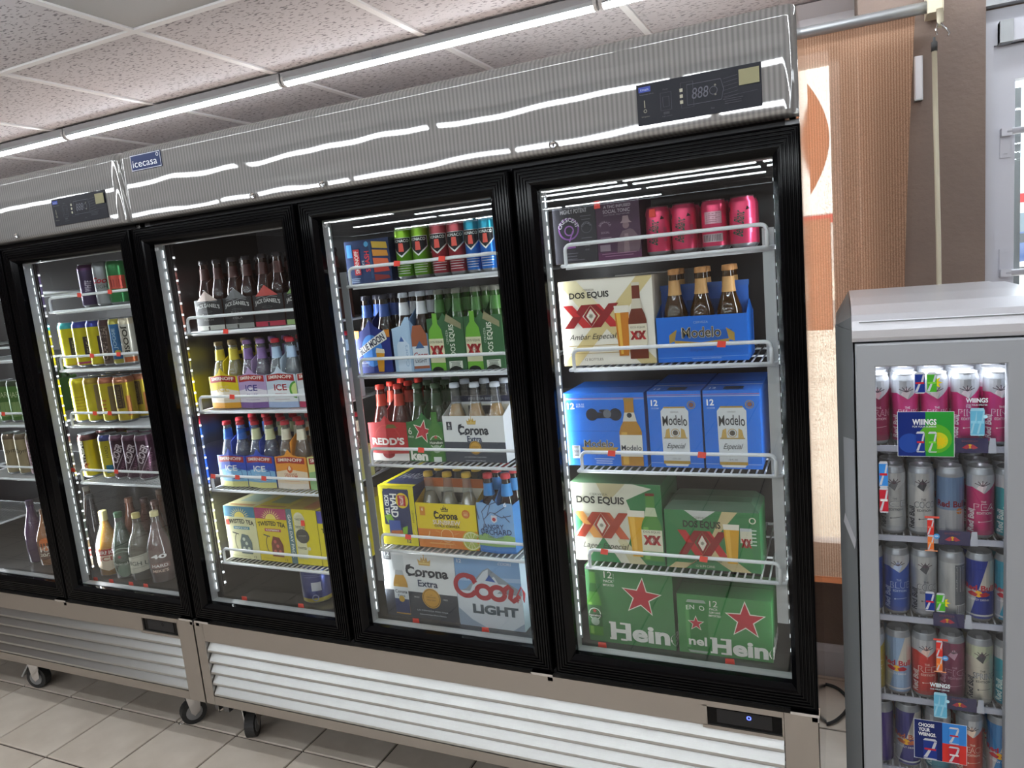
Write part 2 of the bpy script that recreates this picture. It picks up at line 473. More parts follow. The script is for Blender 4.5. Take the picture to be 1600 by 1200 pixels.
# walls
q = MB()
q.box(XL, 1.15, YW, YW+.15, 0, CZ+.05, mk='plaster'); q.box(1.15, 2.092, YW, YW+.15, 0, .47, mk='plaster')
q.box(1.15, 2.092, YW, YW+.15, 2.24, CZ+.05, mk='plaster'); q.box(2.092, 2.30, YW, YW+.15, 0, CZ+.05, mk='plaster')
struct(q, 'wall_back')
q = MB(); q.box(2.14, 2.438, .66, 1.2, 0, CZ+.05, mk='plaster'); struct(q, 'wall_pier')
q = MB(); q.box(3.5, XR, .66, .9, 0, CZ+.05, mk='plaster'); q.box(2.438, 3.5, .70, .8, 2.165, CZ+.05, mk='plaster'); struct(q, 'wall_door')
q = MB(); q.box(XL-.1, XL, YB, YW, 0, CZ, mk='dark_store'); struct(q, 'wall_left')
q = MB(); q.box(XR, XR+.1, YB, .9, 0, CZ, mk='plaster'); struct(q, 'wall_right')
q = MB(); q.box(XL, XR, YB-.1, YB, 0, CZ, mk='dark_store'); struct(q, 'wall_front')
q = MB()
q.prism([(YW-.015, 0), (YW, 0), (YW, .125), (YW-.006, .125), (YW-.012, .105), (YW-.015, .1)], XL, 2.14, mk='white_paint', axis='x'); struct(q, 'baseboard_back')
q = MB(); q.box(2.125, 2.14, .66, YW-.015, 0, .12, mk='white_paint'); q.box(2.125, 2.438, .645, .66, 0, .12, mk='white_paint'); struct(q, 'baseboard_pier')
q = MB(); q.prism([(YW-.05, CZ), (YW, CZ), (YW, CZ-.09), (YW-.012, CZ-.09), (YW-.02, CZ-.04)], XL, 2.14, mk='white_paint', axis='x'); struct(q, 'trim_1')
# window in the recess
q = MB()
for a in ((1.15, 1.19, .47, 2.24), (2.06, 2.092, .47, 2.24), (1.6, 1.63, .47, 2.24)): q.box(a[0], a[1], YW+.03, YW+.09, a[2], a[3], mk='white_paint')
q.box(1.15, 2.092, YW+.03, YW+.09, .47, .51, mk='white_paint'); q.box(1.15, 2.092, YW+.03, YW+.09, 2.2, 2.24, mk='white_paint')
win = struct(q, 'window_1')
q = MB(); q.box(1.19, 1.6, YW+.055, YW+.061, .51, 2.2, mk='window_glass'); q.build('pane', win)
q = MB(); q.box(1.63, 2.06, YW+.055, YW+.061, .51, 2.2, mk='window_glass'); q.build('pane', win)
def lit_film(key, col):
    M = bpy.data.materials.new(key); M.use_nodes = True; nt = M.node_tree; nt.nodes.clear(); L = nt.links.new
    out = N(nt, 'ShaderNodeOutputMaterial'); df = N(nt, 'ShaderNodeBsdfDiffuse'); tl = N(nt, 'ShaderNodeBsdfTranslucent'); mx = N(nt, 'ShaderNodeMixShader'); mx.inputs[0].default_value = .7
    for n_ in (df, tl): n_.inputs[0].default_value = (*c(col), 1)
    L(df.outputs[0], mx.inputs[1]); L(tl.outputs[0], mx.inputs[2]); L(mx.outputs[0], out.inputs[0]); MATS[key] = M
lit_film('decal', 'f2c09c'); lit_film('poster', 'f4ccb2')
q = MB(); n = 12
q.prism([(1.988+.068*(1-abs(-1+2*k/n)**1.9), 1.962-.19+.38*k/n) for k in range(n+1)] + [(1.988-.068*(1-abs(1-2*k/n)**1.9), 1.962+.19-.38*k/n) for k in range(1, n)], YW+.05, YW+.054, mk='decal', axis='y'); q.build('window_decal', win)
q = MB(); q.box(1.64, 2.052, YW+.05, YW+.054, 1.30, 1.69, mk='poster'); q.build('window_poster', win)

# glazed door at the right with its head, closer and security bars
mat('door_white', c('c9c9d2'), rough=.35)
q = MB(); Y0 = .70
q.box(2.438, 2.462, Y0, Y0+.1, 0, 2.165, mk='door_white'); q.box(3.476, 3.5, Y0, Y0+.1, 0, 2.165, mk='door_white')
q.box(2.462, 3.476, Y0, Y0+.1, 2.075, 2.165, mk='door_white')
door = struct(q, 'door_1')
q = MB(); q.box(2.438, 3.5, Y0-.035, Y0, 2.168, 2.20, mk='grey_metal'); q.build('head_trim', door)
q = MB(); D0 = Y0+.012
for a in ((2.463, 2.512, .02, 2.0735), (3.43, 3.475, .02, 2.0735), (2.512, 3.43, .02, .28), (2.512, 3.43, 1.985, 2.0735)): q.box(a[0], a[1], D0, D0+.045, a[2], a[3], mk='door_white')
leaf = q.build('door_leaf', door)
q = MB(); q.box(2.512, 3.43, D0+.018, D0+.024, .28, 1.985, mk='window_glass'); q.build('pane', leaf)
q = MB(); q.box(2.523, 2.537, D0+.06, D0+.075, .28, 1.97, mk='grey_metal'); q.build('upright_bar', leaf)
for z in (1.85, 1.478):
    q = MB(); q.tube([(2.49, D0-.02, z), (3.45, D0-.02, z)], .009, mk='door_white')
    for k in range(0): pass
    b_ = q.build('security_bar', leaf)
    dz = -.055 if z > 1.6 else .055
    q = MB(); q.box(2.478, 2.502, D0-.006, D0, min(z, z+dz)-.01, max(z, z+dz)+.01, mk='door_white'); q.box(2.478, 2.502, D0-.028, D0-.006, z-.01, z+.01, mk='door_white')
    q.lathe([(0, 0), (.005, 0)], 8, at=(2.49, D0-.0065, z+dz), mk='grey_metal'); q.build('bracket', leaf)
q = MB(); q.box(2.47, 2.55, D0-.04, D0, 2.075, 2.125, mk='door_white'); q.box(2.47, 2.50, D0-.045, D0-.002, 2.073, 2.127, mk='grey_metal')
for z in (2.088, 2.112): q.box(2.527, 2.541, D0-.043, D0-.04, z-.007, z+.007, mk='black_matte')
q.tube([(2.55, D0-.035, 2.1), (2.85, D0-.035, 2.1)], .026, n=14, mk='grey_metal'); q.build('door_closer', door)

# outdoors
M = mat('concrete', rough=.9); noise_color(M, c('d9d2c6'), c('e8e2d8'), (.6, .6, .6)); mat('asphalt', c('8c8a8a'), rough=.9)
q = MB(); q.box(-40, 60, 1.25, 14, -.2, -.02, mk='concrete'); q.box(-40, 60, 22, 70, -.2, -.02, mk='concrete'); struct(q, 'ground')
q = MB(); q.box(-40, 60, 14, 22, -.2, -.03, mk='asphalt'); struct(q, 'trim_road')
b = MB(); b.box(-18, 34, 50, 60, -.02, 3.6, c('d8d8da'), 'plastic')
for k in range(6): b.box(-12+k*7, -9+k*7, 49.9, 50.0, .2, 2.4, c('6f7a80'), 'plastic')
bo = b.build('shop_building'); tag(bo, 'low white building with a red stripe seen through the glazed door', 'building')
q = MB(); q.box(-18, 34, 49.85, 50.0, 3.0, 3.5, c('c43a3a'), 'plastic'); q.build('red_stripe', bo)
# parked car seen through the door
car = empty('car', (9.4, 34, 0), 0); tag(car, 'dark blue parked car across the lot seen through the glazed door', 'car')
b = MB(); b.prism([(-2.2,.25),(2.2,.25),(2.25,.75),(1.3,.95),(.8,1.4),(-1.1,1.42),(-1.8,1.0),(-2.25,.9)], -.85, .85, c('3c4f78'), 'bottle', axis='y'); b.build('body', car)
b = MB(); b.prism([(1.15,.98),(.72,1.33),(-.95,1.35),(-1.5,1.0)], -.86, .86, c('20262c'), 'bottle', axis='y'); b.build('windows', car)
for x in (-1.4, 1.4):
    for y in (-.82, .62):
        b = MB(); b.prism([(x+.33*math.cos(2*PI*k/18), .33+.33*math.sin(2*PI*k/18)) for k in range(18)], y-.06, y+.2, (.02,.02,.02), 'plastic', axis='y'); wh = b.build('wheel', car)
        b = MB(); b.prism([(x+.2*math.cos(2*PI*k/10), .33+.2*math.sin(2*PI*k/10)) for k in range(10)], y-.08, y-.055, (.5,.5,.52), 'plastic', axis='y'); b.build('hub_cap', wh)

# ------------------------------------------------------------------ ceiling tube lights
TM = {}
def tube_light(x0, x1, y, z, label, group, first):
    L = x1-x0
    k = round(L, 2)
    o = empty('tube_light', (x0, y, z)); tag(o, label, 'light', group)
    if k not in TM:
        a = MB(); n = 10
        pf = [(.017, -.01), (.019, .0), (.019, .021), (-.019, .021), (-.019, .0), (-.017, -.01)]
        a.prism(pf, .0, L, mk='grey_metal', axis='x')
        b = MB(); pf = [(.0115*math.cos(-PI*i/n), .012*math.sin(-PI*i/n)-.0102) for i in range(n+1)]
        b.prism(pf, .012, L-.012, mk='tube_light', axis='x')
        ec = []
        for xx in (.0, L-.011):
            e_ = MB(); e_.prism([(.021*math.cos(2*PI*i/14), .0225*math.sin(2*PI*i/14)) for i in range(14)], xx, xx+.01, mk='troffer', axis='x'); ec.append(e_.mesh('end_cap'))
        TM[k] = (a.mesh('housing'), b.mesh('diffuser'), ec[0], ec[1])
    for nm, me in zip(('housing', 'diffuser', 'end_cap', 'end_cap'), TM[k]):
        q = bpy.data.objects.new(nm, me); COL.objects.link(q); q.parent = o
    return o
pos = ['far left end of', 'second from the left in', 'above the right-hand door cooler in', 'above the header panel in', 'right end of']
for k, x in enumerate((-3.2, -2.034, -.868, .298, 1.464)):
    tube_light(x+.002, x+1.162, .49, CZ-.026, 'glowing ceiling tube light, ' + ['leftmost hidden one beyond the left cooler', 'one running out of the left edge of the photo', 'one above the seam between the two coolers', 'one above the brand badge and middle door', 'one at the top edge above the right door'][k], 'ceiling tube lights above the coolers', k == 0)
q = MB(); q.prism([(.49+.0245*math.cos(2*PI*i/14), CZ-.026+.026*math.sin(2*PI*i/14)) for i in range(14)], .69, .725, mk='clear_plastic', axis='x')
tag(q.build('tube_clip'), 'clear plastic clip around the ceiling tube above the middle door', 'clip')
for k, x in enumerate((-3.3, -2.1, -.9, .3, 1.5, 2.7)):  # unseen row of tubes added to brighten the floor before the coolers
    tube_light(x, x+1.165, -.6, CZ-.03, 'added unseen tube light over the aisle, there to brighten the floor', 'added tube lights over the aisle', False)
YT = (-1.56, -2.58, -4.86, -5.22, -5.75, -6.68)
for j, y in enumerate(YT):
    for k, x in enumerate((-3.3, -2.1, -.9, .3, 1.5, 2.7)):
        if (j+k) % 5 == 3 and j > 1: continue
        tube_light(x, x+1.165, y, CZ-.026, 'ceiling tube light behind the camera, seen only as a line mirrored in glass and steel', 'ceiling tube lights behind the camera', False)

# ------------------------------------------------------------------ the big glass-door coolers
def brushed(key, base, rough, wave=0, stripes=False):
    M = mat(key, base, rough=rough, metal=1)
    nt = M.node_tree; b = nt.nodes['Principled BSDF']; L = nt.links.new
    tc = N(nt, 'ShaderNodeTexCoord'); mp = N(nt, 'ShaderNodeMapping'); mp.inputs['Scale'].default_value = (220, 220, 2.5) if stripes else (6, 6, 260)
    L(tc.outputs['Object'], mp.inputs['Vector'])
    t = N(nt, 'ShaderNodeTexNoise'); t.inputs['Scale'].default_value = 1; t.inputs['Detail'].default_value = 3; L(mp.outputs[0], t.inputs['Vector'])
    bm = N(nt, 'ShaderNodeBump'); bm.inputs['Strength'].default_value = .0 if stripes else .08; bm.inputs['Distance'].default_value = .001; L(t.outputs[0], bm.inputs['Height'])
    if wave:
        m2 = N(nt, 'ShaderNodeMapping'); m2.inputs['Scale'].default_value = (3.2, 1, 2.4); L(tc.outputs['Object'], m2.inputs['Vector'])
        t2 = N(nt, 'ShaderNodeTexNoise'); t2.inputs['Scale'].default_value = 1; t2.inputs['Detail'].default_value = 1; L(m2.outputs[0], t2.inputs['Vector'])
        b2 = N(nt, 'ShaderNodeBump'); b2.inputs['Strength'].default_value = 1; b2.inputs['Distance'].default_value = wave; L(t2.outputs[0], b2.inputs['Height']); L(bm.outputs[0], b2.inputs['Normal'])
        L(b2.outputs[0], b.inputs['Normal'])
    else: L(bm.outputs[0], b.inputs['Normal'])
    if stripes:
        wv = N(nt, 'ShaderNodeTexWave'); wv.wave_type = 'BANDS'; wv.bands_direction = 'X'; wv.inputs['Scale'].default_value = 28; wv.inputs['Distortion'].default_value = 5.0
        wv.inputs['Detail'].default_value = 1; wv.inputs['Detail Scale'].default_value = .06
        L(tc.outputs['Object'], wv.inputs['Vector'])
        mr = N(nt, 'ShaderNodeMix', data_type='RGBA'); mr.inputs[6].default_value = (*[v*.78 for v in base], 1); mr.inputs[7].default_value = (*[min(1, v*1.15) for v in base], 1)
        L(wv.outputs[0], mr.inputs[0]); L(mr.outputs[2], b.inputs['Base Color'])
    return M
M = brushed('steel_header', (.36, .353, .345), .06, wave=.0026, stripes=True)
# brushed sheet: a soft sheen from the grain under a clear sharp reflection
nt = M.node_tree; pb = nt.nodes['Principled BSDF']; col_ = pb.inputs['Base Color'].links[0].from_socket; nrm_ = pb.inputs['Normal'].links[0].from_socket
gl_ = N(nt, 'ShaderNodeBsdfGlossy'); gl_.distribution = 'BECKMANN'; gl_.inputs['Roughness'].default_value = .04
df_ = N(nt, 'ShaderNodeBsdfDiffuse'); mx_ = N(nt, 'ShaderNodeMixShader'); mx_.inputs[0].default_value = .52
nt.links.new(col_, gl_.inputs['Color']); nt.links.new(nrm_, gl_.inputs['Normal']); nt.links.new(col_, df_.inputs['Color'])
nt.links.new(gl_.outputs[0], mx_.inputs[1]); nt.links.new(df_.outputs[0], mx_.inputs[2]); nt.links.new(mx_.outputs[0], nt.nodes['Material Output'].inputs['Surface'])
brushed('steel_panel', (.47, .44, .41), .38)
brushed('steel_slat', (.62, .63, .62), .3)
brushed('steel_inner', (.16, .16, .165), .3)
mat('side_mirror', (.62, .60, .57), rough=.07, metal=1)
mat('cavity_back', (.016, .015, .017), rough=.35, metal=.3)

mat('bounce_beige', c('dccabc'), rough=.8)  # beige puts the blind's warm tint into the bounced light
SH = {0: (1.506, 1.24, .966, .703), 1: (1.611, 1.343, 1.071, .80), 2: (1.611, 1.343, 1.071, .80)}
FZ = .562
W_ = 2.009
DX = ((.010, .668), (.683, 1.341), (1.353, 2.009))
YS = .085     # front edge of the shelves

def door_meshes():
    w, z0, z1 = .658, .52, 1.853
    def ring(ix, iz, y): return [(ix, y, z0+iz), (w-ix, y, z0+iz), (w-ix, y, z1-iz), (ix, y, z1-iz)]
    pf = [(0, .055), (0, .004), (.003, .0)]
    x = .003
    for k in range(5): pf += [(x+.0015, .0035), (x+.003, .0035), (x+.0045, 0), (x+.0075, 0)]; x += .0075
    pf += [(.046, .002), (.057, .014), (.057, .034), (.057, .05), (.0, .055)]
    fr = MB(); fr.rings([ring(a, a, y) for a, y in pf], mk='black')
    sp = MB(); sp.rings([ring(.0572, .0572, .033), ring(.0585, .0585, .033), ring(.0585, .0585, .06), ring(.0572, .0572, .06)], mk='steel_spacer')
    gl = MB(); gl.box(.057, w-.057, .028, .032, z0+.057, z1-.057, mk='door_glass'); gl.box(.057, w-.057, .046, .05, z0+.057, z1-.057, mk='door_glass')
    return fr, sp, gl
mat('steel_spacer', (.5, .51, .52), rough=.45, metal=.4)
dfr, dsp, dgl = door_meshes()
DM = dfr.mesh('glass_door'), dsp.mesh('spacer'), dgl.mesh('glass_pane')

def shelf(parent, x0, x1, z, tags, rail_h=.047):
    b = MB(); y0, y1 = YS, .5
    b.tube([(x0, y0, z-.0052), (x1, y0, z-.0052), (x1, y1, z-.0052), (x0, y1, z-.0052)], .0048, n=8, closed=True)
    b.tube([(x0+.003, y0+.022, z-.012), (x1-.003, y0+.022, z-.012)], .0035, n=6)
    for yy in (.25, .4): b.tube([(x0, yy, z-.008), (x1, yy, z-.008)], .003, n=6)
    sh = b.build('shelf', parent)
    b = MB(); n = 26
    for i in range(1, n): 
        x = x0+(x1-x0)*i/n; b.tube([(x, y0, z-.0028), (x, y1, z-.0028)], .0023, n=5)
    o = b.build('wire', sh); o['kind'] = 'stuff'
    b = MB(); h = z+rail_h; r = .014; yb = y0+.13
    def bend(cx, cz, a0, a1): return [(cx+r*math.cos(math.radians(a0+(a1-a0)*i/4)), y0-.001, cz+r*math.sin(math.radians(a0+(a1-a0)*i/4))) for i in range(5)]
    xa, xb = x0+.012, x1-.012
    b.tube([(xa, y0-.001, z-.004)] + bend(xa+r, h-r, 180, 90) + bend(xb-r, h-r, 90, 0) + [(xb, y0-.001, z-.004)], .0048, n=8)
    b.build('guard_rail', sh)
    for tx in tags:
        dz = rail_h if tx > 0 else -.004
        t_ = MB(); t_.prism([(abs(tx)-.011, z+dz-.007), (abs(tx)+.009, z+dz-.0085), (abs(tx)+.011, z+dz+.006), (abs(tx)-.008, z+dz+.008)], y0-.0085, y0-.007, mk='tag', axis='y'); t_.build('price_sticker', sh)
    return sh

def cooler(X, label, shelves, full=True):
    root = empty('display_cooler', (X+1.0, .4, 0)); tag(root, label, 'cooler', 'stainless three-door display coolers')
    off = (-1.0, -.4, 0)
    def B(mb, name, parent=None):
        o = mb.build(name, parent or root); o.location = off if parent is None else (0, 0, 0); return o
    YBK = .57
    b = MB(); b.box(.004, .03, .062, YBK, .13, 2.09, mk='steel_inner', cols=None); B(b, 'side_panel')
    b = MB(); b.box(W_-.001, W_, .05, YBK, .13, 2.0965, mk='side_mirror'); b.box(W_-.03, W_-.001, .062, YBK, .13, 1.872, mk='steel_inner'); B(b, 'side_panel')
    b = MB(); b.box(W_-.036, W_-.0305, .07, YBK-.04, FZ, 1.86, mk='steel_inner'); B(b, 'inner_wall')
    b = MB(); b.box(.0305, .036, .07, YBK-.04, FZ, 1.86, mk='steel_inner'); B(b, 'inner_wall')
    b = MB(); b.box(.03, W_-.03, YBK-.04, YBK, .2, 2.09, mk='cavity_back'); B(b, 'back_panel')
    b = MB(); b.box(.03, W_-.03, .06, YBK-.04, 1.862, 1.9, mk='cavity_back'); B(b, 'inner_ceiling')
    b = MB(); b.box(.03, W_-.03, .056, YBK-.04, FZ-.06, FZ, mk='steel_inner'); b.box(.03, W_-.03, .045, .056, FZ-.06, FZ+.004, mk='black_matte'); B(b, 'inner_floor')
    # header with softly rolled edges
    b = MB(); n = 8; pf = [(.05, 1.874), (.012, 1.874), (.003, 1.878), (0, 1.886)]
    for k in range(n+1): z = 1.886+(2.07-1.886)*k/n; pf.append((-.0001*math.sin(PI*k/n), z))
    pf.insert(4, (0, 1.8875)); pf.insert(-1, (0, 2.0685)); pf += [(.0015, 2.076), (.006, 2.085), (.018, 2.095), (.03, 2.0975), (.57, 2.0975), (.57, 2.05), (.05, 2.05)]
    xs = (0.0, .004, .014, .03)
    secs = []
    for i, x in enumerate((0, .004, .012, .026, .028)):
        d = (.028, .012, .003, .0, 0)[i]; secs.append((x, d))
    allx = [(x+.0006, d) for x, d in secs] + [(W_-.0006-x, d) for x, d in reversed(secs)]
    loops = [[(x, y+(d if y < .05 else 0), z) for y, z in pf] for x, d in allx]
    b.rings(loops, mk='steel_header', smooth=True)
    for lp, fl in ((loops[0], 1), (loops[-1], 0)):
        b.add(lp, [tuple(t) for t in tessellate_polygon([[Vector((p[1], p[2], 0)) for p in lp]])], mk='steel_header')
    hd = B(b, 'header')
    md = hd.modifiers.new('edge', 'EDGE_SPLIT'); md.split_angle = math.radians(50)
    b = MB(); b.box(.01, W_-.01, .07, YBK-.005, 2.0978, 2.1, mk='bounce_beige'); B(b, 'bounce_sheet')  # unseen sheet added to bounce tube light up onto the ceiling
    # control panel and badge
    def sign(x0, z0, w, h, nm, col, draw, parent=None, y=-.0026):
        b = MB(); r_ = .004
        b.bbox(x0, x0+w, y, y+.0025, z0, z0+h, .0008, c(col), 'plastic')
        o = B(b, nm)
        P = Pr(w, h, lambda u, v, e: (x0+u, y-.0003-e, z0+v), mk='plastic'); draw(P)
        o2 = P.mb.build('printed_face', o)
        return o
    def ctrl(P):
        P.r(.02, .8, .12, .93, '3a4a9c'); P.t('icecasa', .07, .865, .06, 'aab4d8', w=.07); P.t('Temperature controls', .085, .74, .035, '6a6a70', w=.12)
        P.line([(.065, .6), (.065, .42)], .008, '8a8878'); P.ring(.068, .34, .012, .005, '8a8878'); P.t('Refrigerator', .07, .2, .04, '77756a', w=.07)
        for a in ((.2, .28, .29, .7), (.22, .36, .27, .6), (.37, .25, .47, .85)): P.line([(a[0], a[1]), (a[2], a[1]), (a[2], a[3]), (a[0], a[3])], .003, '4c4c56', True)
        P.t('Power', .245, .78, .035, '55555c', w=.04); P.r(.22, .18, .27, .24, '3a3a40'); P.t('Light switch', .25, .13, .035, '55555c', w=.08)
        for k in range(3): P.r(.36, .64-k*.14, .385, .72-k*.14, 'b8b4a0')
        P.line([(.42, .3), (.42, .78), (.69, .78), (.71, .54), (.69, .3)], .004, '5a5a66', True)
        P.t('888', .525, .55, .26, '62626c', w=.13, shear=.12)
        P.ring(.63, .54, .03, .005, '55555f'); P.e(.645, .66, .008, '77756a'); P.e(.645, .44, .008, '77756a')
        for k in range(6): P.line([(.71, .76-k*.09), (.82, .8-k*.09)], .0025, '4c4c56')
        P.r(.83, .54, .985, .9, '8d8868'); P.line([(.7, .34), (.97, .37)], .002, '4c4c56'); P.lines(.7, .86, .28, 3, .05, .015, '46464e'); P.t('Set', .62, .13, .04, '55555c', w=.03)
    sign(1.674, 1.9, .266, .088, 'control_panel', '15151f', ctrl)
    def logo(P):
        P.r(.01, .02, .99, .98, 'c8ccd8'); P.r(.025, .06, .975, .94, '1b2c5c'); P.t('icecasa', .47, .42, .42, 'dfe4ee', w=.8, res=3); P.ring(.9, .78, .035, .012, 'dfe4ee')
    sign(.062, 2.024, .133, .048, 'brand_badge', '1b2c5c', logo)
    for k, x in enumerate((.13, .537, .788, 1.468)):
        if k == 0: continue
        b = MB(); b.lathe([(.0, -.0), (.006, 0), (.0085, -.002), (.0095, -.006)], 16, mk='chrome')
        lk = B(b, 'lock'); lk.location = (x-1.0, -.4-.0035, 1.891); lk.rotation_euler = (PI/2, 0, 0)
        lk.scale = (1, 1, -1)
        b = MB(); b.box(-.0012, .0012, -.004, .004, -.0005, .0008, mk='black_matte'); o = b.build('keyhole', lk)
    # doors
    for k, (a, bx) in enumerate(DX):
        d = bpy.data.objects.new('glass_door', DM[0]); COL.objects.link(d); d.parent = root; d.location = (a-1.0, -.4, 0)
        for nm, me in (('spacer', DM[1]), ('glass_pane', DM[2])):
            o = bpy.data.objects.new(nm, me); COL.objects.link(o); o.parent = d
        right_hinge = k != 0
        hx = .658-.06 if right_hinge else .0
        hb = MB(); hb.box(hx-.002, hx+.062, -.004, .03, .508, .515, mk='chrome'); hb.box(hx+.045 if right_hinge else hx, hx+.06 if right_hinge else hx+.015, .0, .02, .494, .508, mk='chrome'); hb.build('hinge', d)
        P = Pr(.02, .014, lambda u, v, e: (.062+u, .027-e, 1.775+v)); P.t('R' if k == 2 else 'NR', .5, .5, .8, 'b8b8b8', w=.5 if k == 2 else .9); P.mb.build('frame_mark', d)
    # mullions and light strips behind them
    for x0, x1 in ((.036, .052), (.655, .70), (1.325, 1.37), (1.957, 1.973)):
        b = MB(); b.box(x0, x1, .058, .1, FZ, 1.862, mk='black_matte')
        if x1-x0 > .03:
            pass
        B(b, 'mullion')
    for x0, x1 in ((.722, .746), (1.918, 1.944)):
        b = MB(); b.box(x0, x1, .1088, .1105, .68, 1.65, mk='cover_steel'); B(b, 'strip_cover')
    def strip(x, sgn, beads=True):
        # aluminium strip with a row of diodes, angled into the cavity
        b = MB(); b.box(x-.004, x+.004, .1005, .108, .6, 1.80, mk='chrome'); st = B(b, 'light_strip')
        b = MB(); nb = 31
        for i in range(nb):
            z = .61+i*(1.18/nb); xx = x+sgn*.0045
            b.box(min(xx, xx+sgn*.002), max(xx, xx+sgn*.002), .1005, .1075, z, z+.007, mk='led')
        o = b.build('diode', st); o['kind'] = 'stuff'
        L = bpy.data.lights.new('strip_light', 'AREA'); L.shape = 'RECTANGLE'; L.size = .012; L.size_y = 1.16; L.energy = STRIP_POWER*(1.1 if sgn > 0 else .3); L.color = (.93, .97, 1); L.spread = math.radians(170)
        lo = bpy.data.objects.new('strip_light', L); COL.objects.link(lo); lo.parent = st
        lo.location = (x+sgn*.012, .115, 1.2)
        d = Vector((sgn*.75, .66, 0)).normalized(); zax = -d; yax = Vector((0, 0, 1)); xax = yax.cross(zax)
        lo.rotation_euler = Matrix((xax, yax, zax)).transposed().to_euler()
    for x, sg in ((.058, 1), (.652, -1), (.706, 1), (1.322, -1), (1.376, 1), (1.953, -1)):
        strip(x, sg)
    # bright beaded strip on the hinge side, right behind the glass edge
    for x in (.072, .745-.003, 1.412):
        b = MB(); b.box(x-.0035, x+.0035, .058, .064, .6, 1.8, mk='steel_spacer'); st = B(b, 'edge_strip')
        b = MB()
        for i in range(34):
            z = .61+i*.0347; b.box(x-.0016, x+.0016, .0568, .058, z, z+.024, mk='led_soft')
        o = b.build('diode', st); o['kind'] = 'stuff'
    # shelves
    for k, (a, bx) in enumerate(DX):
        for j, z in enumerate(shelves[k][0]):
            s_ = shelf(root, a+.045+.035, a+.59, z, shelves[k][1][j])
            s_.location = off
    # lower fascia, louvres and base
    b = MB(); b.prism([(0, 0), (.04, 0), (.04, .02), (.03, .02), (.03, .062), (0, .062)], .2, .507, mk='steel_panel'); B(b, 'corner_post')
    b = MB(); b.prism([(W_-.075, 0), (W_, 0), (W_, .062), (W_-.03, .062), (W_-.03, .02), (W_-.075, .02)], .2, .507, mk='steel_panel'); B(b, 'corner_post')
    b = MB(); b.box(.041, 1.74, 0, .02, .44, .507, mk='steel_panel'); b.box(1.74, W_-.076, 0, .02, .492, .507, mk='steel_panel'); b.box(1.74, W_-.076, 0, .02, .433, .442, mk='steel_panel'); b.box(1.929, W_-.076, .0, .02, .44, .495, mk='steel_panel'); b.box(1.74, 1.752, 0, .02, .44, .495, mk='steel_panel')
    B(b, 'fascia')
    b = MB(); b.box(1.752, 1.929, .006, .012, .442, .492, mk='black'); b.box(1.775, 1.905, .0045, .006, .45, .486, mk='black_matte'); sp = B(b, 'switch_panel')
    b = MB(); b.rings([[(1.852+r_*math.cos(2*PI*i/12), .0042, .474+r_*math.sin(2*PI*i/12)) for i in range(12)] for r_ in (.0035, .0055)], mk='blue_led' if full else 'black'); b.build('power_symbol', sp)
    b = MB(); b.box(.041, W_-.076, 0, .02, .2, .232, mk='steel_panel'); B(b, 'bottom_rail')
    b = MB(); b.box(.041, W_-.076, .05, .055, .232, .44, mk='black_matte'); b.box(0.03, W_-.03, .06, YBK, .17, .2, mk='black_matte'); b.box(.03, W_-.03, .02, .05, .5075, .519, mk='black_matte'); B(b, 'grille_backing')
    sl = None
    for i in range(5):
        z = .236+i*.0412
        if sl is None:
            b = MB(); b.prism([(.001, 0), (.003, -.003), (.03, .034), (.028, .0405), (.002, .006)], .043, W_-.078, mk='steel_slat', axis='x'); sl = b.mesh('slat')
        o = bpy.data.objects.new('slat', sl); COL.objects.link(o); o.parent = root; o.location = (-1.0, -.4, z)
    # casters
    for x in ((.06, W_-.06) if full else (.845, 1.775)):
        for y in (.13, .47):
            cs_ = MB(); cs_.box(-.04, .04, -.04, .04, .158, .168, mk='chrome'); cs_.prism([(-.03, .158), (.03, .158), (.022, .05), (.0, .035), (-.012, .05)], -.024, -.021, mk='chrome', axis='x'); cs_.prism([(-.03, .158), (.03, .158), (.022, .05), (.0, .035), (-.012, .05)], .021, .024, mk='chrome', axis='x')
            co = cs_.build('caster', root); co.location = (x-1.0, y-.4, 0); co.rotation_euler = (0, 0, .5 if full else (-PI/2+.25 if x < 1 else -.5))
            wb = MB(); wb.prism([(.047*math.cos(2*PI*i/24), .048+.047*math.sin(2*PI*i/24)) for i in range(24)], -.017, .017, mk='rubber', axis='x'); wl = wb.build('wheel', co)
            wb = MB(); wb.prism([(.03*math.cos(2*PI*i/18), .048+.03*math.sin(2*PI*i/18)) for i in range(18)], -.019, .019, mk='grey_metal', axis='x'); wb.build('hub', co)
            if y < .4 and x < 1 and not full:
                wb = MB(); wb.prism([(-.075, .055), (-.03, .115), (-.025, .11), (-.07, .05)], -.016, .016, mk='alu', axis='x')
                for q_ in range(4): wb.box(-.014, .014, -.066+q_*.009, -.063+q_*.009, .062+q_*.0115, .066+q_*.0115, mk='grey_metal')
                wb.build('brake_pedal', co)
    return root
mat('blue_led', (0, 0, 0), emit=(.05, .08, 1), estr=6)
mat('led_soft', (1, 1, 1), emit=(.92, .96, 1), estr=1.3)

T0 = [[.26], [.28, .42], [.14, .25, .39], []]
A = cooler(0, 'large stainless three-door cooler with a blue badge, centre of the photo',
           [(SH[0], [[-.27], [.255], [.115, .225, .34], []]), (SH[1], [[.945, 1.09], [], [.955], [.875]]), (SH[2], [[], [1.82], [1.53, 1.76], [1.49, 1.75]])])
Bc = cooler(-2.016, 'stainless three-door cooler on the left, cut off by the edge of the photo',
           [(SH[0], [[], [], [], []]), ((1.70, 1.45, 1.19, .97), [[], [], [1.05], [1.2]]), ((1.62, 1.401, 1.189, .969), [[1.62, 1.78], [1.63, 1.77], [1.59, 1.67], [1.41, 1.65]])], full=False)
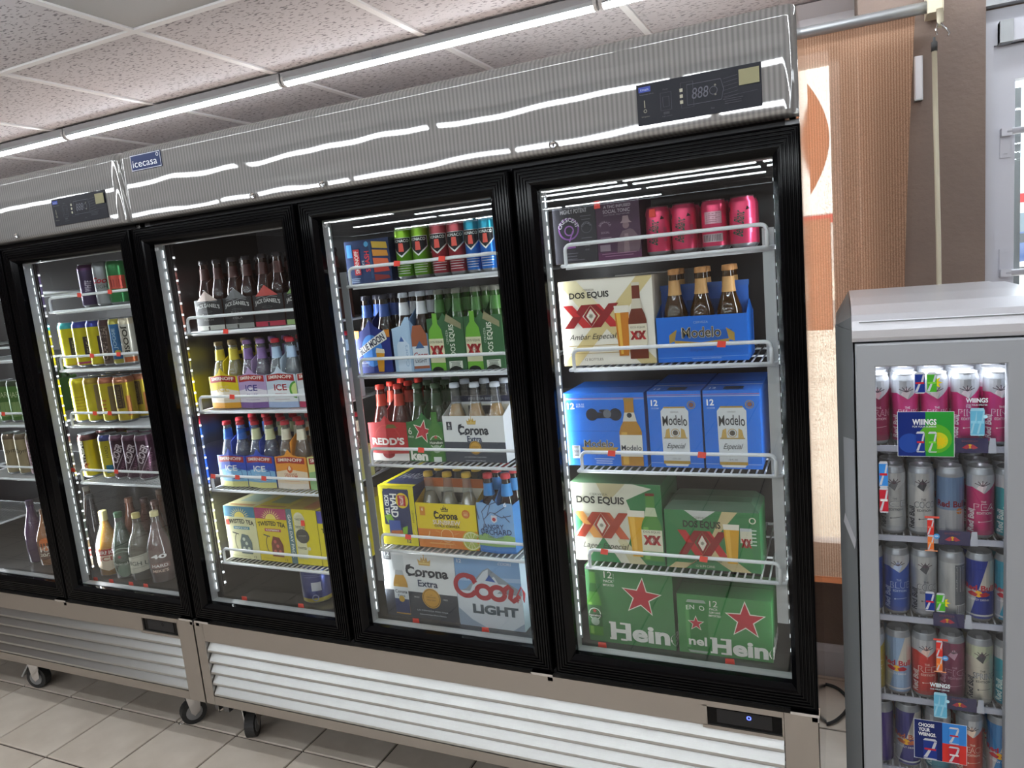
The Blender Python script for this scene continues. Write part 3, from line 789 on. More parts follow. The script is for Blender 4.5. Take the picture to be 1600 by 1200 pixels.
# price stickers on the cabinet floors and cardboard
def sticker(x, z, y, label, ry=0, w=.024, h=.015):
    b = MB(); b.prism([(-w/2, -h/2), (w/2, -h/2+.001), (w/2-.001, h/2), (-w/2+.001, h/2-.001)], 0, .0012, mk='tag', axis='y')
    o = b.build('price_sticker', None, (x, y, z)); tag(o, label, 'sticker', 'red price stickers along the cooler floor'); return o

# ------------------------------------------------------------------ goods: bottles, cans, carriers, cartons
SHORT = {}
for _a, _b in (('navy carrier with', 'dark bottle in the navy moon carrier'), ('silver-blue', 'bottle in the silver-blue mountain carrier'), ('red apple', 'red-necked bottle in the red cider carrier'),
    ('green carrier with a white-edged', 'green bottle in the white-edged red star carrier'), ('sky blue', 'red-capped bottle in the bare tree carrier'), ('black carrier with a peach', 'bottle in the peach-tipped black carrier'),
    ('black carrier with a grey', 'bottle in the grey-tipped black carrier'), ('black carrier with a red', 'bottle in the red-tipped black carrier'), ('black carrier with a green', 'bottle in the green-based black carrier'),
    ('yellow pineapple', 'yellow-necked bottle in the pineapple yellow carrier'), ('lilac', 'lilac-necked bottle in the lilac carrier'), ('white carrier with red', 'bottle in the white lime-slice carrier'),
    ('white carrier half', 'bottle in the half-hidden white carrier'), ('bright blue beach carrier at', 'blue-necked bottle in the leftmost beach carrier'), ('bright blue beach carrier between', 'bottle in the second beach carrier'),
    ('orange and cream', 'cream-necked bottle in the orange and cream carrier'), ('pale green carrier', 'bottle in the half-hidden pale green carrier')): SHORT[_a] = _b
def short_for(label):
    for k, v in SHORT.items():
        if label.startswith(k): return v
    return 'bottle in the ' + label
BM = {}
def bottle(kind, col, cap, x, y, z, label, group, neck=None, h=.229, r=.0305, lab=None, drink=None):
    k = (kind, col, cap, neck, h, r, lab, drink)
    if k in BM:
        return copy_tree(BM[k], (x, y, z), None, label, group)
    mk = 'bottle_glass' if kind == 'clear' else 'bottle'
    s = h/.229; rn = .0132
    pf = [(.0, .0), (r*.85, 0), (r, .004), (r, .108*s), (r*.97, .122*s), (r*.8, .14*s), (rn*1.25, .165*s), (rn*1.1, .18*s), (rn*.95, .212*s), (rn*1.08, .215*s), (rn*1.08, .219*s), (rn*.95, .222*s)]
    b = MB(); b.lathe(pf, 16, c(col), mk); o = b.build('beer_bottle', None, (x, y, z)); tag(o, label, 'bottle', group)
    b = MB(); b.lathe([(rn*1.12, .214*s), (rn*1.16, .2155*s), (rn*1.05, .2275*s), (0, .229*s)], 14, c(cap), 'plastic'); b.build('cap', o)
    if kind == 'clear':
        b = MB(); b.lathe([(0, .004), (r*.9, .006), (r*.9, .108*s), (r*.7, .14*s), (rn*1.0, .165*s), (0, .166*s)], 14, c(drink or 'b98a2c'), 'drink'); b.build('drink', o)
    if neck:
        b = MB(); b.lathe([(rn*1.32, .163*s), (rn*1.18, .178*s), (rn*1.08, .2*s)], 14, c(neck)); b.build('neck_label', o)
    if lab:
        b = MB(); b.lathe([(r*1.012, .025*s), (r*1.012, .095*s)], 16, c(lab)); b.build('bottle_label', o)
    BM[k] = o
    return o

def carrier_end(name_col, x0, w, z, label, draw, side, hs=.108, hp=.142, y=.122, d=.19, bt=None, glabel=None, handle=True, hh=.185, rz=0, rows=3, inner='3a3630'):
    """six-pack carrier seen from its narrow end: folded front panel with a peak, walls, floor, central handle, six bottles"""
    if 0 < x0 < .6: x0 += .03
    o = empty('bottle_carrier', (x0+w/2, y, z+.0008), rz)
    tag(o, label, 'six-pack carrier')
    t = .0012
    b = MB(); fc = c(name_col); bend = .008
    def pan(yy, sgn):
        pts = [(-w/2, 0), (0, 0), (0, hp), (-w*.13, hp-.02), (-w*.3, hs+.002), (-w/2, hs)]
        vs = [(u, yy-(0 if abs(u) > 1e-6 else 0)-sgn*bend*(1-abs(u)/(w/2)), v) for u, v in pts]; vs2 = [(-a, yy_, v) for a, yy_, v in vs]
        for V in (vs, vs2):
            b.add(V, [tuple(k) for k in tessellate_polygon([[Vector((p[0], p[2], 0)) for p in V]])], fc)
    pan(0, 1); pan(d, -1); b.build('end_panel', o)
    b = MB(); b.box(-w/2, -w/2+t, 0, d, 0, hs*.97, c(side)); b.box(w/2-t, w/2, 0, d, 0, hs*.97, c(side)); b.box(-w/2, w/2, 0, d, 0, t, c(inner)); b.build('wall', o)
    if handle:
        b = MB(); b.prism([(.003, .02), (d-.003, .02), (d-.01, hh-.03), (d*.7, hh), (d*.3, hh), (.01, hh-.03)], -.001, .001, c(side), axis='x')
        b.prism([(d*.36, hh-.012), (d*.64, hh-.012), (d*.6, hh-.028), (d*.4, hh-.028)], -.0014, .0014, c('141414'), axis='x'); b.build('handle', o)
    P = Pr(w, hp, lambda u, v, e: (u-w/2, -bend*(1-abs(u-w/2)/(w/2))-.0003-e, v)); P.fold = True
    draw(P); P.done(o)
    if bt:
        rb = min(.0305, (w/2-.0036)/2); ex = list(bt[3:])+[None, .229, .0305][len(bt)-3:] if len(bt) < 6 else list(bt[3:]); ex[2] = min(ex[2], rb); off = .0016+rb
        for i in range(2):
            for j in range(rows):
                bottle(*bt[:3], x0+w/2+(-off if i == 0 else off), y+.0335+j*.061, z+.003, ('front', 'middle', 'rear')[j] + (' left ' if i == 0 else ' right ') + (glabel or short_for(label)), 'bottles in the ' + label[:60], *ex)
    return o

def carrier_side(col, x0, w, z, hf, label, draw, hdraw, side, bt, glabel, hcol, y=.122, d=.132, hh=.19):
    o = empty('bottle_carrier', (x0+w/2, y, z+.0008)); tag(o, label, 'six-pack carrier')
    t = .0012
    b = MB(); b.box(-w/2, w/2, 0, t, 0, hf, c(col)); b.build('front_panel', o)
    b = MB(); b.box(-w/2, w/2, d-t, d, 0, hf, c(col)); b.build('rear_panel', o)
    b = MB(); b.box(-w/2, w/2, t, d-t, 0, t, c(side))
    for s in (-1, 1): b.prism([(t, t), (d-t, t), (d-t, hf), (d*.5, hf+.03), (t, hf)], s*(w/2-.0012)-.0006, s*(w/2-.0012)+.0006, c(side), axis='x')
    b.build('wall', o)
    b = MB(); ym = d/2; b.prism([(-w/2+.002, .002), (w/2-.002, .002), (w/2-.002, hh-.015), (w/2-.012, hh), (-w/2+.012, hh), (-w/2+.002, hh-.015)], ym-.001, ym+.001, c(hcol), axis='y'); hd = b.build('handle', o)
    P = Pr(w, hh, lambda u, v, e: (u-w/2, ym-.0012-e, v)); hdraw(P); P.mb.build('printed_panel', hd)
    P = Pr(w, hf, lambda u, v, e: (u-w/2, -.0003-e, v)); draw(P); P.done(o)
    for i in range(3):
        for j in range(2):
            bottle(*bt[:3], x0+w/2+(i-1)*.0655, y+.0325+j*.066, z+.003, ('front ', 'rear ')[j] + ('left ', 'middle ', 'right ')[i] + glabel, 'bottles in the ' + label[:60], *bt[3:])
    return o

def carton(x0, w, z, h, d, label, front, draw, side=None, top=None, y=.12, topdraw=None, rz=0, cat='carton', slump=0, roof=0):
    if 0 < x0 < .6: x0 += .03
    o_x = x0+w/2
    b = MB(); side = side or front; top = top or front
    W = w/2
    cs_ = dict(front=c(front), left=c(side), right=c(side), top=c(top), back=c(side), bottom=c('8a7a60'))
    if roof:
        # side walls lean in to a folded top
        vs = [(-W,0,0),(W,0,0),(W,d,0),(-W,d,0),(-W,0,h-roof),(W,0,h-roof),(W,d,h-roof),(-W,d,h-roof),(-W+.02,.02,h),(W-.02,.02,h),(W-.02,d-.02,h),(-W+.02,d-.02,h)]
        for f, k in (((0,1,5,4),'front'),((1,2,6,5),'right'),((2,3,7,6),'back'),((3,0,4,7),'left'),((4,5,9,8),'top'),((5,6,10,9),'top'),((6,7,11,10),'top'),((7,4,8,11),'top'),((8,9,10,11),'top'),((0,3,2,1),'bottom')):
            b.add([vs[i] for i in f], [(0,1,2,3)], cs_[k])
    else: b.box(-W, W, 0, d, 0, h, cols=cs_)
    o = b.build('drink_carton', None, (o_x, y, z+.0008), rz); tag(o, label, cat)
    hh = h-roof
    P = Pr(w, hh, lambda u, v, e: (u-W, -.0002-e, v)); draw(P); P.done(o)
    if topdraw and not roof:
        P = Pr(w, d, lambda u, v, e: (u-W, v, h+.0002+e)); topdraw(P); P.done(o, 'printed_top')
    b = MB(); b.box(-W+.004, W-.004, d*.5-.0006, d*.5+.0006, h, h+.0004, c('2a2622')); b.build('flap_seam', o)
    return o

CMc = {}
def can(key, x, y, z, r, h, label, group, zones=None, draw=None, rz=0, lid='b9bcc0', mk='can', cat='can'):
    """zones: [(height share, colour)...] from the bottom; draw prints on the wrapped front"""
    if key in CMc:
        return copy_tree(CMc[key], (x, y, z+.0008), None, label, group)
    pf = [(0, .003), (r*.72, .0), (r*.78, .0), (r, .009)]; cols = [c('8f9296')]*3
    zs = [t for t, _ in zones]
    prev = .009
    for t, col in zones:
        zz = .009+(h-.009-.014)*t
        if zz > prev: pf.append((r, zz)); cols.append(c(col)); prev = zz
    pf += [(r*.97, h-.011), (r*.86, h-.003)]; cols += [c(zones[-1][1])]*2
    b = MB(); b.lathe(pf, 20, mk=mk, cols=cols); o = b.build('drink_can', None, (x, y, z+.0008)); tag(o, label, cat, group)
    b = MB(); b.lathe([(r*.86, h-.003), (r*.885, h), (r*.84, h), (r*.8, h-.005), (0, h-.005)], 18, c(lid), 'can'); b.box(-.006, .006, -.012, .004, h-.0048, h-.0038, c('cfd2d6'), 'can'); b.build('can_lid', o)
    if draw:
        W = PI*r; H = h-.023
        def fn(u, v, e):
            a = (u/W-.5)*PI+rz; return ((r+.0002+e)*math.sin(a), -(r+.0002+e)*math.cos(a), .009+v)
        P = Pr(W, H, fn, wrap=True, mk=mk); draw(P); P.done(o, 'printed_label')
    CMc[key] = o
    return o

# ---- right-hand door -------------------------------------------------
z1, z2, z3, z4 = SH[1]
def thc1(P):
    P.t('HIGHLY POTENT', .5, .9, .075, 'b8b4ba', w=.62, bold=.01); P.ring(.36, .6, .23, .035, '7a4a8c'); P.arc_text('CRESCENT', .36, .6, .165, .07, 'c8c2cc', 165, 15, .02)
    P.ring(.37, .57, .1, .03, '8a5a9c'); P.line([(.46, .56), (.36, .38)], .03, '8a5a9c'); P.r(.2, .26, .5, .3, '7a3f86')
    P.ring(.78, .6, .12, .01, '5a5560'); P.arc_text('CRESCENT', .78, .6, .08, .035, '8a8690', 160, 20); P.t('THC', .77, .3, .06, '9c98a2', w=.12); P.t('drink', .77, .22, .04, '7c7882', w=.1)
    P.lines(.25, .55, .17, 3, .05, .012, '6a6670'); P.lines(.65, .9, .8, 2, .06, .01, '6a6670'); P.lines(.65, .9, .42, 1, .06, .01, '6a6670'); P.lines(.2, .7, .05, 1, .06, .012, '6a6670')
carton(1.405, .115, z1, .145, .13, 'dark grey drink carton with a purple ring emblem on the top right shelf', '23222a', thc1, '1b1a20', '1b1a20')
def thc2(P):
    P.t('A THC INFUSED', .5, .9, .05, 'b9a9b4', w=.62, bold=.01); P.t('SOCIAL TONIC', .48, .82, .06, 'b9a9b4', w=.62, bold=.01); P.t('CRAFTED BY WILD NATURE', .48, .76, .025, '9a8a96', w=.6)
    P.r(0, 0, 1, .13, '5c2350'); P.ring(.2, .57, .1, .01, '94808e', 0, 180); P.arc_text('AMERICA', .2, .54, .12, .04, 'a08c9a', 150, 30); P.t('SOCIAL', .2, .47, .035, 'a08c9a', w=.2); P.lines(.08, .34, .38, 2, .06, .012, '94808e')
    P.p([(.45, .1), (.95, .1), (1, .3), (.85, .47), (.77, .5), (.6, .47), (.48, .33)], '6e5660'); P.e(.68, .56, .075, '84686e'); P.p([(.55, .6), (.82, .6), (.76, .64), (.74, .72), (.62, .72), (.6, .64)], '9c8288'); P.p([(.6, .1), (.74, .1), (.72, .42), (.64, .42)], '8e747c')
    P.r(.06, .15, .3, .26, '8e7c88'); P.lines(.08, .9, .1, 2, .04, .012, 'a87a98')
carton(1.521, .112, z1, .145, .13, 'plum purple carton picturing a figure in a brimmed hat beside pink cans', '42213e', thc2, '341a30', '341a30')
def pink(P):
    P.t('Bella Blanc', .5, .5, .26, '1f5a4c', w=.6, rot=84, bold=.015, shear=.3); P.e(.2, .85, .07, '6a1838'); P.p([(.72, .9), (.8, .82), (.68, .8)], '2c2024'); P.r(.76, .25, .86, .6, 'c0506c')
    P.lines(.05, .25, .3, 5, .05, .01, 'b03050')
def pinkb(P):
    P.r(.3, .55, .74, .85, 'd9a8b4'); P.lines(.33, .7, .8, 5, .05, .012, '7c4a58', 3); P.r(.2, .1, .75, .3, 'c8b8bc')
    for k in range(12): P.r(.24+k*.04, .12, .255+k*.04, .28, '3a2a30'); P.l -= 1
    P.lines(.2, .8, .48, 3, .05, .012, 'b43a5c', 5)
for i, x in enumerate((1.6705, 1.7345, 1.806, 1.872)):
    nm = ['leftmost short pink can on the top right shelf, next to the plum carton', 'second short pink can from the plum carton', 'short pink can turned to show its fine print and barcode', 'short pink can at the right end of the top right shelf'][i]
    can('pinkb' if i == 2 else 'pink', x, .152, z1, .0305, .118, nm, 'pink cans on the top right shelf', [(1, 'e0466e')], pinkb if i == 2 else pink, rz=[-.2, 0, 0, -.1][i], lid='70404c')
    can('pink', x, .222, z1, .0305, .118, 'second-row pink can behind the ' + ('leftmost', 'second', 'barcode-side', 'rightmost')[i] + ' short pink can', 'pink cans in the second row', rz=1.2)

def ambar(P):
    P.p([(0, 1), (.16, 1), (.5, .58), (.84, 1), (1, 1), (1, .98), (.62, .5), (1, .05), (1, 0), (.84, 0), (.5, .42), (.16, 0), (0, 0), (.0, .02), (.38, .5), (0, .98)], 'd9c48c')
    P.p([(0, 1), (.2, 1), (.5, .62), (.34, .5)], 'e5d9b0')
    P.t('CERVEZA', .33, .885, .022, '6a5a40', w=.12); P.t('DOS EQUIS', .33, .82, .085, '1c1a18', w=.43, bold=.03)
    xx_art(P, .34, .58, .62, .27); P.t('Ambar Especial', .34, .33, .085, '2a2420', w=.5, shear=.35)
    P.lines(.06, .66, .235, 4, .03, .008, 'b49a5a'); P.t('12 BOTTLES', .34, .07, .03, '6a5a40', w=.2)
    beer_art(P, .67, .1, .68, .1, .15, 'cf7d1c'); bottle_art(P, .83, .06, .93, .19, '6e2a14', 'd9cfba', 'e6dcc2'); P.t('DOS EQUIS', .83, .42, .025, '2a2420', w=.15); xx_art(P, .83, .33, .17, .1)
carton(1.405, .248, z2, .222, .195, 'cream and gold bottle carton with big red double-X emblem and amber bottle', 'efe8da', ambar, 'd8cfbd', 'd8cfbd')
carton(1.50, .19, z2, .225, .17, 'pale carton standing in the second row behind the cream and gold carton', 'c9c4bd', lambda P: P.t('DOS EQUIS', .85, .55, .06, '55504a', w=.5, rot=90), 'b5b0a8', 'b5b0a8', y=.33)
def mod6(P):
    P.p([(.22, .46), (.78, .46), (.84, .68), (.16, .68)], '1f5fb4')
    for sx in (-1, 1): P.p([(.5+sx*.36, .42), (.5+sx*.3, .46), (.5+sx*.27, .72), (.5+sx*.36, .6)], 'b08c3c')
    P.p([(.2, .42), (.5, .36), (.8, .42), (.8, .48), (.5, .42), (.2, .48)], 'b8923e'); P.t('CERVEZA', .5, .86, .05, '9fb4d4', w=.16)
    P.t('Modelo', .5, .64, .24, 'd8c48a', w=.435, bold=.03); P.t('Modelo', .5, .64, .22, '1a2238', w=.42, bold=.0, res=4)
    P.t('Especial', .5, .26, .1, '3a5fae', w=.25, shear=.3); P.r(.0, .1, 1, .105, '9fc0ea'); P.t('CERVEZA MEXICANA IMPORTADA', .55, .07, .03, 'bcd0ee', w=.32)
carrier_side('1c6fd6', 1.657, .219, z2, .113, 'bright blue open carrier holding bottles with gold foil necks', mod6, lambda P: P.r(.3, .6, .7, .78, '123a70').r(.0, .93, 1, 1, '2a5090'), '175cb4',
             ('glass', '3a2408', 'c08a58', 'c89a62'), 'gold-foiled bottle standing in the bright blue carrier', '1d4d98')
for i in range(3):
    b = MB(); b.lathe([(.0215, .147), (.0165, .163), (.0155, .168)], 14, c('c9cdd0')); o = b.build('paper_collar'); o.location = (1.657+.1095+(i-1)*.0655, .1545, z2+.003)
    tag(o, ['left', 'middle', 'right'][i] + ' silver paper collar round a gold-foiled bottle neck', 'label')
def mod12(P):
    P.r(0, .93, 1, .935, 'd87a5a'); P.r(0, .915, 1, .92, 'e8e0d0'); P.t('12', .1, .83, .085, 'ffffff', w=.09, bold=.03); P.t('12 FL OZ', .22, .85, .022, 'ffffff', w=.1, bold=.01); P.t('BOTTLES', .22, .82, .022, 'ffffff', w=.1, bold=.01)
    P.e(.36, .71, .075, '10182c'); P.e(.65, .71, .075, '10182c'); P.r(.36, .66, .65, .74, '10182c'); P.e(.5, .76, .05, '10182c', rv=.02); P.e(.55, .72, .05, '6a7078', rv=.06)
    P.r(.02, .48, 1, .484, '174a9c'); P.r(.08, .1, .18, .28, 'd8dce0'); P.lines(.095, .165, .265, 8, .018, .008, '30343c')
    P.p([(.2, .26), (.66, .26), (.62, .2), (.4, .17), (.24, .2)], 'b08c3c'); P.t('Modelo', .42, .31, .1, 'd8c48a', w=.37, bold=.03); P.t('Modelo', .42, .31, .09, '1a2238', w=.355); P.t('Especial', .44, .17, .06, '143f8c', w=.25, shear=.3)
    P.lines(.35, .6, .1, 3, .03, .012, 'bcd0ee'); bottle_art(P, .82, .01, .93, .27, 'b4802a', 'd8d4c8', 'e6e2d6', 'd8a848', 'a8843c'); P.t('Modelo', .82, .26, .07, '1a2238', w=.24, bold=.01); P.e(.82, .7, .03, '30343c')
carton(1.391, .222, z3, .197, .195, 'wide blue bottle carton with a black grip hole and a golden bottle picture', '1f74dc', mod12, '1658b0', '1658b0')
def modc(P):
    P.r(0, .95, 1, .955, 'd87a5a'); P.r(0, .93, 1, .935, 'e8e0d0'); P.t('12', .13, .85, .08, 'ffffff', w=.13, bold=.03); P.t('12 FL OZ CANS', .14, .78, .02, 'd8e4f8', w=.14)
    P.ring(.82, .82, .07, .015, 'a08a5a'); P.e(.82, .82, .045, '8a5a48')
    P.p([(.25, .08), (.3, .02), (.7, .02), (.75, .08), (.76, .74), (.7, .79), (.3, .79), (.24, .74)], 'dcdedf'); P.r(.3, .78, .7, .8, 'b8923e'); P.r(.25, .05, .75, .09, 'b8923e')
    P.t('CERVEZA', .5, .73, .02, '6a6a6a', w=.15); P.t('Modelo', .5, .61, .13, '20242c', w=.46, bold=.01, bend=.12); P.e(.5, .46, .05, '5a5248'); P.ring(.5, .46, .075, .012, 'b8923e')
    for s in (-1, 1): P.p([(.5+s*.1, .4), (.5+s*.2, .4), (.5+s*.17, .5), (.5+s*.11, .52)], 'c8a45a')
    P.r(.28, .385, .72, .4, 'b89a5a'); P.t('Especial', .5, .28, .09, '20242c', w=.32, shear=.35); P.t('12 FL OZ', .5, .12, .02, '6a6a6a', w=.15); P.r(.0, .06, .24, .065, 'bcd0ee'); P.r(.76, .06, 1, .065, 'bcd0ee')
modtop = lambda P: P.r(0, .3, 1, .32, 'e8e0d0').t('12', .15, .12, .08, 'ffffff', w=.12, bold=.02).r(.35, .05, .7, .2, '10182c')
carton(1.622, .135, z3, .199, .27, 'narrow blue can carton picturing a white can, left one of the pair', '1f74dc', modc, '1658b0', '1a66c8', topdraw=modtop)
carton(1.762, .135, z3, .199, .27, 'narrow blue can carton picturing a white can, right one of the pair', '1f74dc', modc, '1658b0', '1a66c8', topdraw=modtop)
def lager(P):
    P.p([(.3, 1), (.62, 1), (.45, .8), (.38, .8)], 'c3b68e'); P.p([(.7, 1), (1, 1), (1, 0), (.78, 0), (.62, .25), (.7, .55), (.62, .8), (.9, .95)], '2f7a46'); P.p([(.14, 0), (.34, .32), (.52, 0)], '2f7a46')
    P.p([(.62, 0), (.8, 0), (.55, .35), (.5, .28)], 'cfc59c'); P.p([(0, .3), (.12, .5), (0, .7)], '3f8a5a')
    P.t('CERVEZA', .32, .86, .025, '5a5648', w=.2); P.t('DOS EQUIS', .33, .78, .11, '22221e', w=.54, bold=.03)
    xx_art(P, .33, .47, .62, .33, 'c85a34', 'a4361f', 'e9e2d2', 'e09a4e'); P.t('Lager Especial', .36, .2, .09, '3a3a30', w=.5, shear=.35)
    beer_art(P, .72, .1, .68, .12, .18, 'e0a520'); bottle_art(P, .88, .06, .9, .22, '4f8c3a', 'c9d2b0', 'e2dfc4', '7cb454', '7a2a20'); P.t('DOS EQUIS', .88, .42, .03, '2a2420', w=.18); xx_art(P, .88, .32, .19, .12)
carton(1.392, .25, z4, .222, .195, 'pale and green bottle carton with orange-red double-X emblem and green bottle', 'dcd9c6', lager, '3a7a4c', '4a6a4e')
def xxcan(P):
    P.p([(.22, 1), (.55, 1), (.4, .84), (.36, .84)], 'cfcfca'); P.p([(0, .1), (0, .85), (.22, .6), (.4, .35), (.2, .1)], '2f7a46'); P.p([(.02, 0), (.2, .0), (.42, .28), (.7, 0), (.9, .0), (.6, .35), (.48, .5), (.62, 1), (.78, 1), (.3, .1), (.1, .1)], 'cdb98a')
    P.t('CERVEZA', .4, .88, .035, '5a5648', w=.17); P.t('DOS EQUIS', .4, .76, .14, '22221e', w=.4, bold=.03); xx_art(P, .4, .45, .54, .42); P.t('Lager Especial', .42, .16, .09, '3a4a34', w=.35, shear=.35)
    P.t('12 SLIM CANS', .42, .06, .04, 'e8e4d0', w=.2); beer_art(P, .71, .14, .8, .1, .16, 'e0a520')
    P.r(.8, .12, .92, .74, '3f8a4c'); P.r(.8, .5, .92, .7, 'ddd8c0'); xx_art(P, .86, .5, .11, .15); P.r(.8, .7, .92, .75, 'c9ccd0'); P.ring(.93, .88, .03, .012, 'e8e4d0'); P.lines(.9, .97, .72, 5, .06, .02, 'cfe0cf')
carton(1.647, .237, z4, .178, .14, 'shorter green can carton with red double-X emblem and shrink-folded top', '3a7f4b', xxcan, '2f6b3f', '3c5a44', roof=.02)
def hein(P, cans=False):
    star = (.64, .645, .215) if not cans else (.73, .655, .2)
    P.star(star[0], star[1], star[2]+.025, 'efe9dc', .42, 5, 84 if not cans else 90); P.star(star[0], star[1], star[2], 'c2323e', .4, 5, 84 if not cans else 90)
    if not cans:
        P.t('12', .27, .9, .085, 'f0ece2', w=.095, bold=.0); P.t('PACK', .27, .815, .035, 'f0ece2', w=.115, bold=.01); P.t('IMPORTED', .27, .765, .028, 'f0ece2', w=.13, bold=.01); P.t('12 FL OZ', .335, .87, .012, 'dfe8dc', w=.1, rot=90)
        P.t('Heineken', .95, .17, .23, 'f2efe6', w=1.38, bold=.04, res=4)
        for x in (.275, .405): P.r(x-.03, .05, x+.045, .075, 'f2efe6'); P.r(x-.03, .262, x+.045, .287, 'f2efe6')
        bottle_art(P, .085, .08, .96, .17, '4f8f34', '2f6b2c', '3a6a3c', '7fb44c', '2c5a30'); P.ring(.085, .37, .068, .01, 'cfd8c8'); P.star(.085, .41, .03, 'c2323e'); P.r(.0, .33, .17, .37, '274a2a'); P.t('Heineken', .085, .35, .03, 'f2efe6', w=.14); P.e(.085, .27, .05, '9fb09c')
    else:
        P.r(.09, .06, .33, .87, '377f3f'); P.r(.09, .1, .13, .82, '5da45c'); P.p([(.1, .87), (.32, .87), (.3, .92), (.12, .92)], 'a8b4a8'); P.t('EN  O', .2, .78, .08, 'e8ece0', w=.2, bold=.01, bend=.2)
        P.star(.2, .52, .095, 'efe9dc', .42); P.star(.2, .52, .08, 'c2323e'); P.t('nel', .21, .22, .15, 'f2efe6', w=.2, bold=.03); P.p([(.1, .06), (.32, .06), (.3, .02), (.12, .02)], 'a8b4a8')
        P.t('12', .4, .88, .1, 'f0ece2', w=.085); P.t('PACK', .4, .79, .04, 'f0ece2', w=.09, bold=.01); P.t('SLIM CANS', .41, .735, .035, 'f0ece2', w=.12, bold=.01); P.t('IMPORTED', .41, .68, .035, 'f0ece2', w=.13, bold=.01)
        P.t('Heineken', .965, .18, .27, 'f2efe6', w=1.2, bold=.04, res=4)
        for x in (.375, .49): P.r(x-.03, .045, x+.045, .075, 'f2efe6'); P.r(x-.03, .285, x+.045, .315, 'f2efe6')
def clipP(draw):
    """keep lettering that runs round the carton's corner inside the front face"""
    def f(P):
        fn = P.fn
        def g(u, v, e):
            if u > P.w: return (P.w/2 + .0002 + e, (u-P.w), v)
            return fn(u, v, e)
        P.fn = g; draw(P)
    return f
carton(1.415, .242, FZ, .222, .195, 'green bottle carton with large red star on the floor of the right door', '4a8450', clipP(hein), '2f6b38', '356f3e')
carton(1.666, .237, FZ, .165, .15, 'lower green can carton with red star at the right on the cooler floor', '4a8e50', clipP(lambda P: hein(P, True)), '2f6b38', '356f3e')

# ---- middle door ------------------------------------------------------
def smash(P):
    P.r(.04, .62, .16, .92, '3f8fd0'); P.r(.18, .2, .32, .8, 'c2232e'); P.t('SMIRNOFF', .25, .5, .09, 'f2ece6', w=.52, rot=90, bold=.01); P.t('ICE', .39, .48, .05, 'dfe6f0', w=.1, rot=90); P.t('SMASH', .49, .5, .11, 'e03a40', w=.48, rot=90, bold=.02)
    P.r(.55, .1, .6, .95, '24507a'); P.e(.5, .9, .05, '4f9fd0')
    for k, col in enumerate(('d8b23a', 'cf8a2c', 'd8643c', 'c23c34', '8f2c28')): P.p([(.62, .95-k*.19), (.95, .9-k*.19), (.97, .75-k*.17), (.63, .8-k*.19)], col)
    P.lines(.05, .3, .12, 3, .04, .02, '9fb0c8')
carton(.742, .155, z1, .125, .13, 'small dark blue carton with red upright lettering and fruit-coloured cans on it', '17305e', smash, '122448', '122448')
def monaco(P):
    P.p([(.12, .62), (.5, .42), (.88, .62), (.88, .86), (.12, .86)], 'e8ece8'); P.p([(.15, .64), (.5, .46), (.85, .64), (.85, .85), (.15, .85)], '23242a'); P.t('MONACO', .5, .79, .065, 'e8ece8', w=.6, bold=.015)
    P.p([(.4, .55), (.6, .55), (.58, .74), (.42, .74)], 'd8584c'); P.lines(.2, .8, .34, 6, .055, .012, 'f0f0f0', 2)
for i, (x, a, b_, nm) in enumerate(((.932, '7fae22', '5e9a1c', 'left lime green slim can'), (.988, '7fae22', '5e9a1c', 'right lime green slim can'), (1.05, 'b04a52', '9c2a38', 'left crimson slim can'), (1.105, 'b04a52', '9c2a38', 'right crimson slim can'), (1.155, '1f9ab8', '1f6ec8', 'left sky blue slim can'), (1.2, '1f9ab8', '1f6ec8', 'right sky blue slim can, half hidden by the door frame'))):
    can('mon'+a, x, .1475, z1, .026 if i < 4 else .0225, .15, nm + ' with a black shield label', 'slim cans on the top middle shelf', [(.7, b_), (1, a)], monaco, rz=.15, lid='8a8d90')
    can('mon'+a, x, .205, z1, .026, .15, 'second-row can behind the ' + nm.replace(', half hidden by the door frame', ''), 'slim cans in the second row')

def blue(P):
    P.e(.48, .42, .3, '3f86d8', rv=.3); P.p([(.06, .3), (.06, .44), (.88, .8), (.92, .62)], 'f0eee8'); P.t('BLUE MOON', .48, .54, .13, '141a3c', w=.82, bold=.03, rot=27)
    P.p([(0, .8), (.14, .8), (.13, .68), (.06, .64), (0, .66)], 'e8962c'); P.p([(.86, .8), (1, .8), (1, .66), (.93, .66)], 'd88a2c')
    P.p([(.62, .02), (.76, .02), (.82, .38), (.6, .4)], 'd9961f'); P.p([(.59, .38), (.83, .36), (.82, .44), (.62, .47)], 'f2e6cc'); P.t('BELGIAN', .24, .2, .05, 'e8e8f0', w=.26, bold=.01); P.t('WHITE ALE', .24, .14, .03, 'a8b8d8', w=.24)
carrier_end('1a2c7c', .739, .124, z2, 'navy carrier with a light blue moon disc and orange slices', blue, '141f58', hs=.125, hp=.16, bt=('glass', '1c120c', '2a2a34', '2c4a8c'))
def coorsl(P):
    P.p([(0, 0), (.56, 0), (.56, 1), (.45, 1), (.3, .85), (0, .8)], 'a9c4de'); P.p([(.1, 0), (.5, 0), (.5, .5), (.3, .66), (.12, .5)], 'c6d6e6'); P.p([(.2, .56), (.28, .66), (.36, .56)], '3f5f9c'); P.t('Coors', .4, .3, .1, '8aa4c4', w=.4, rot=90)
    P.p([(.58, .05), (.98, .05), (.98, .66), (.86, .84), (.64, .84), (.58, .66)], 'a05a3a'); P.r(.58, .1, .98, .46, 'd4dce4'); P.p([(.66, .42), (.78, .56), (.9, .42)], '3f5f8c'); P.t('Coors', .78, .3, .1, 'a82838', w=.36, bold=.02, shear=.3); P.t('LIGHT', .78, .19, .06, '3c4450', w=.3, bold=.01)
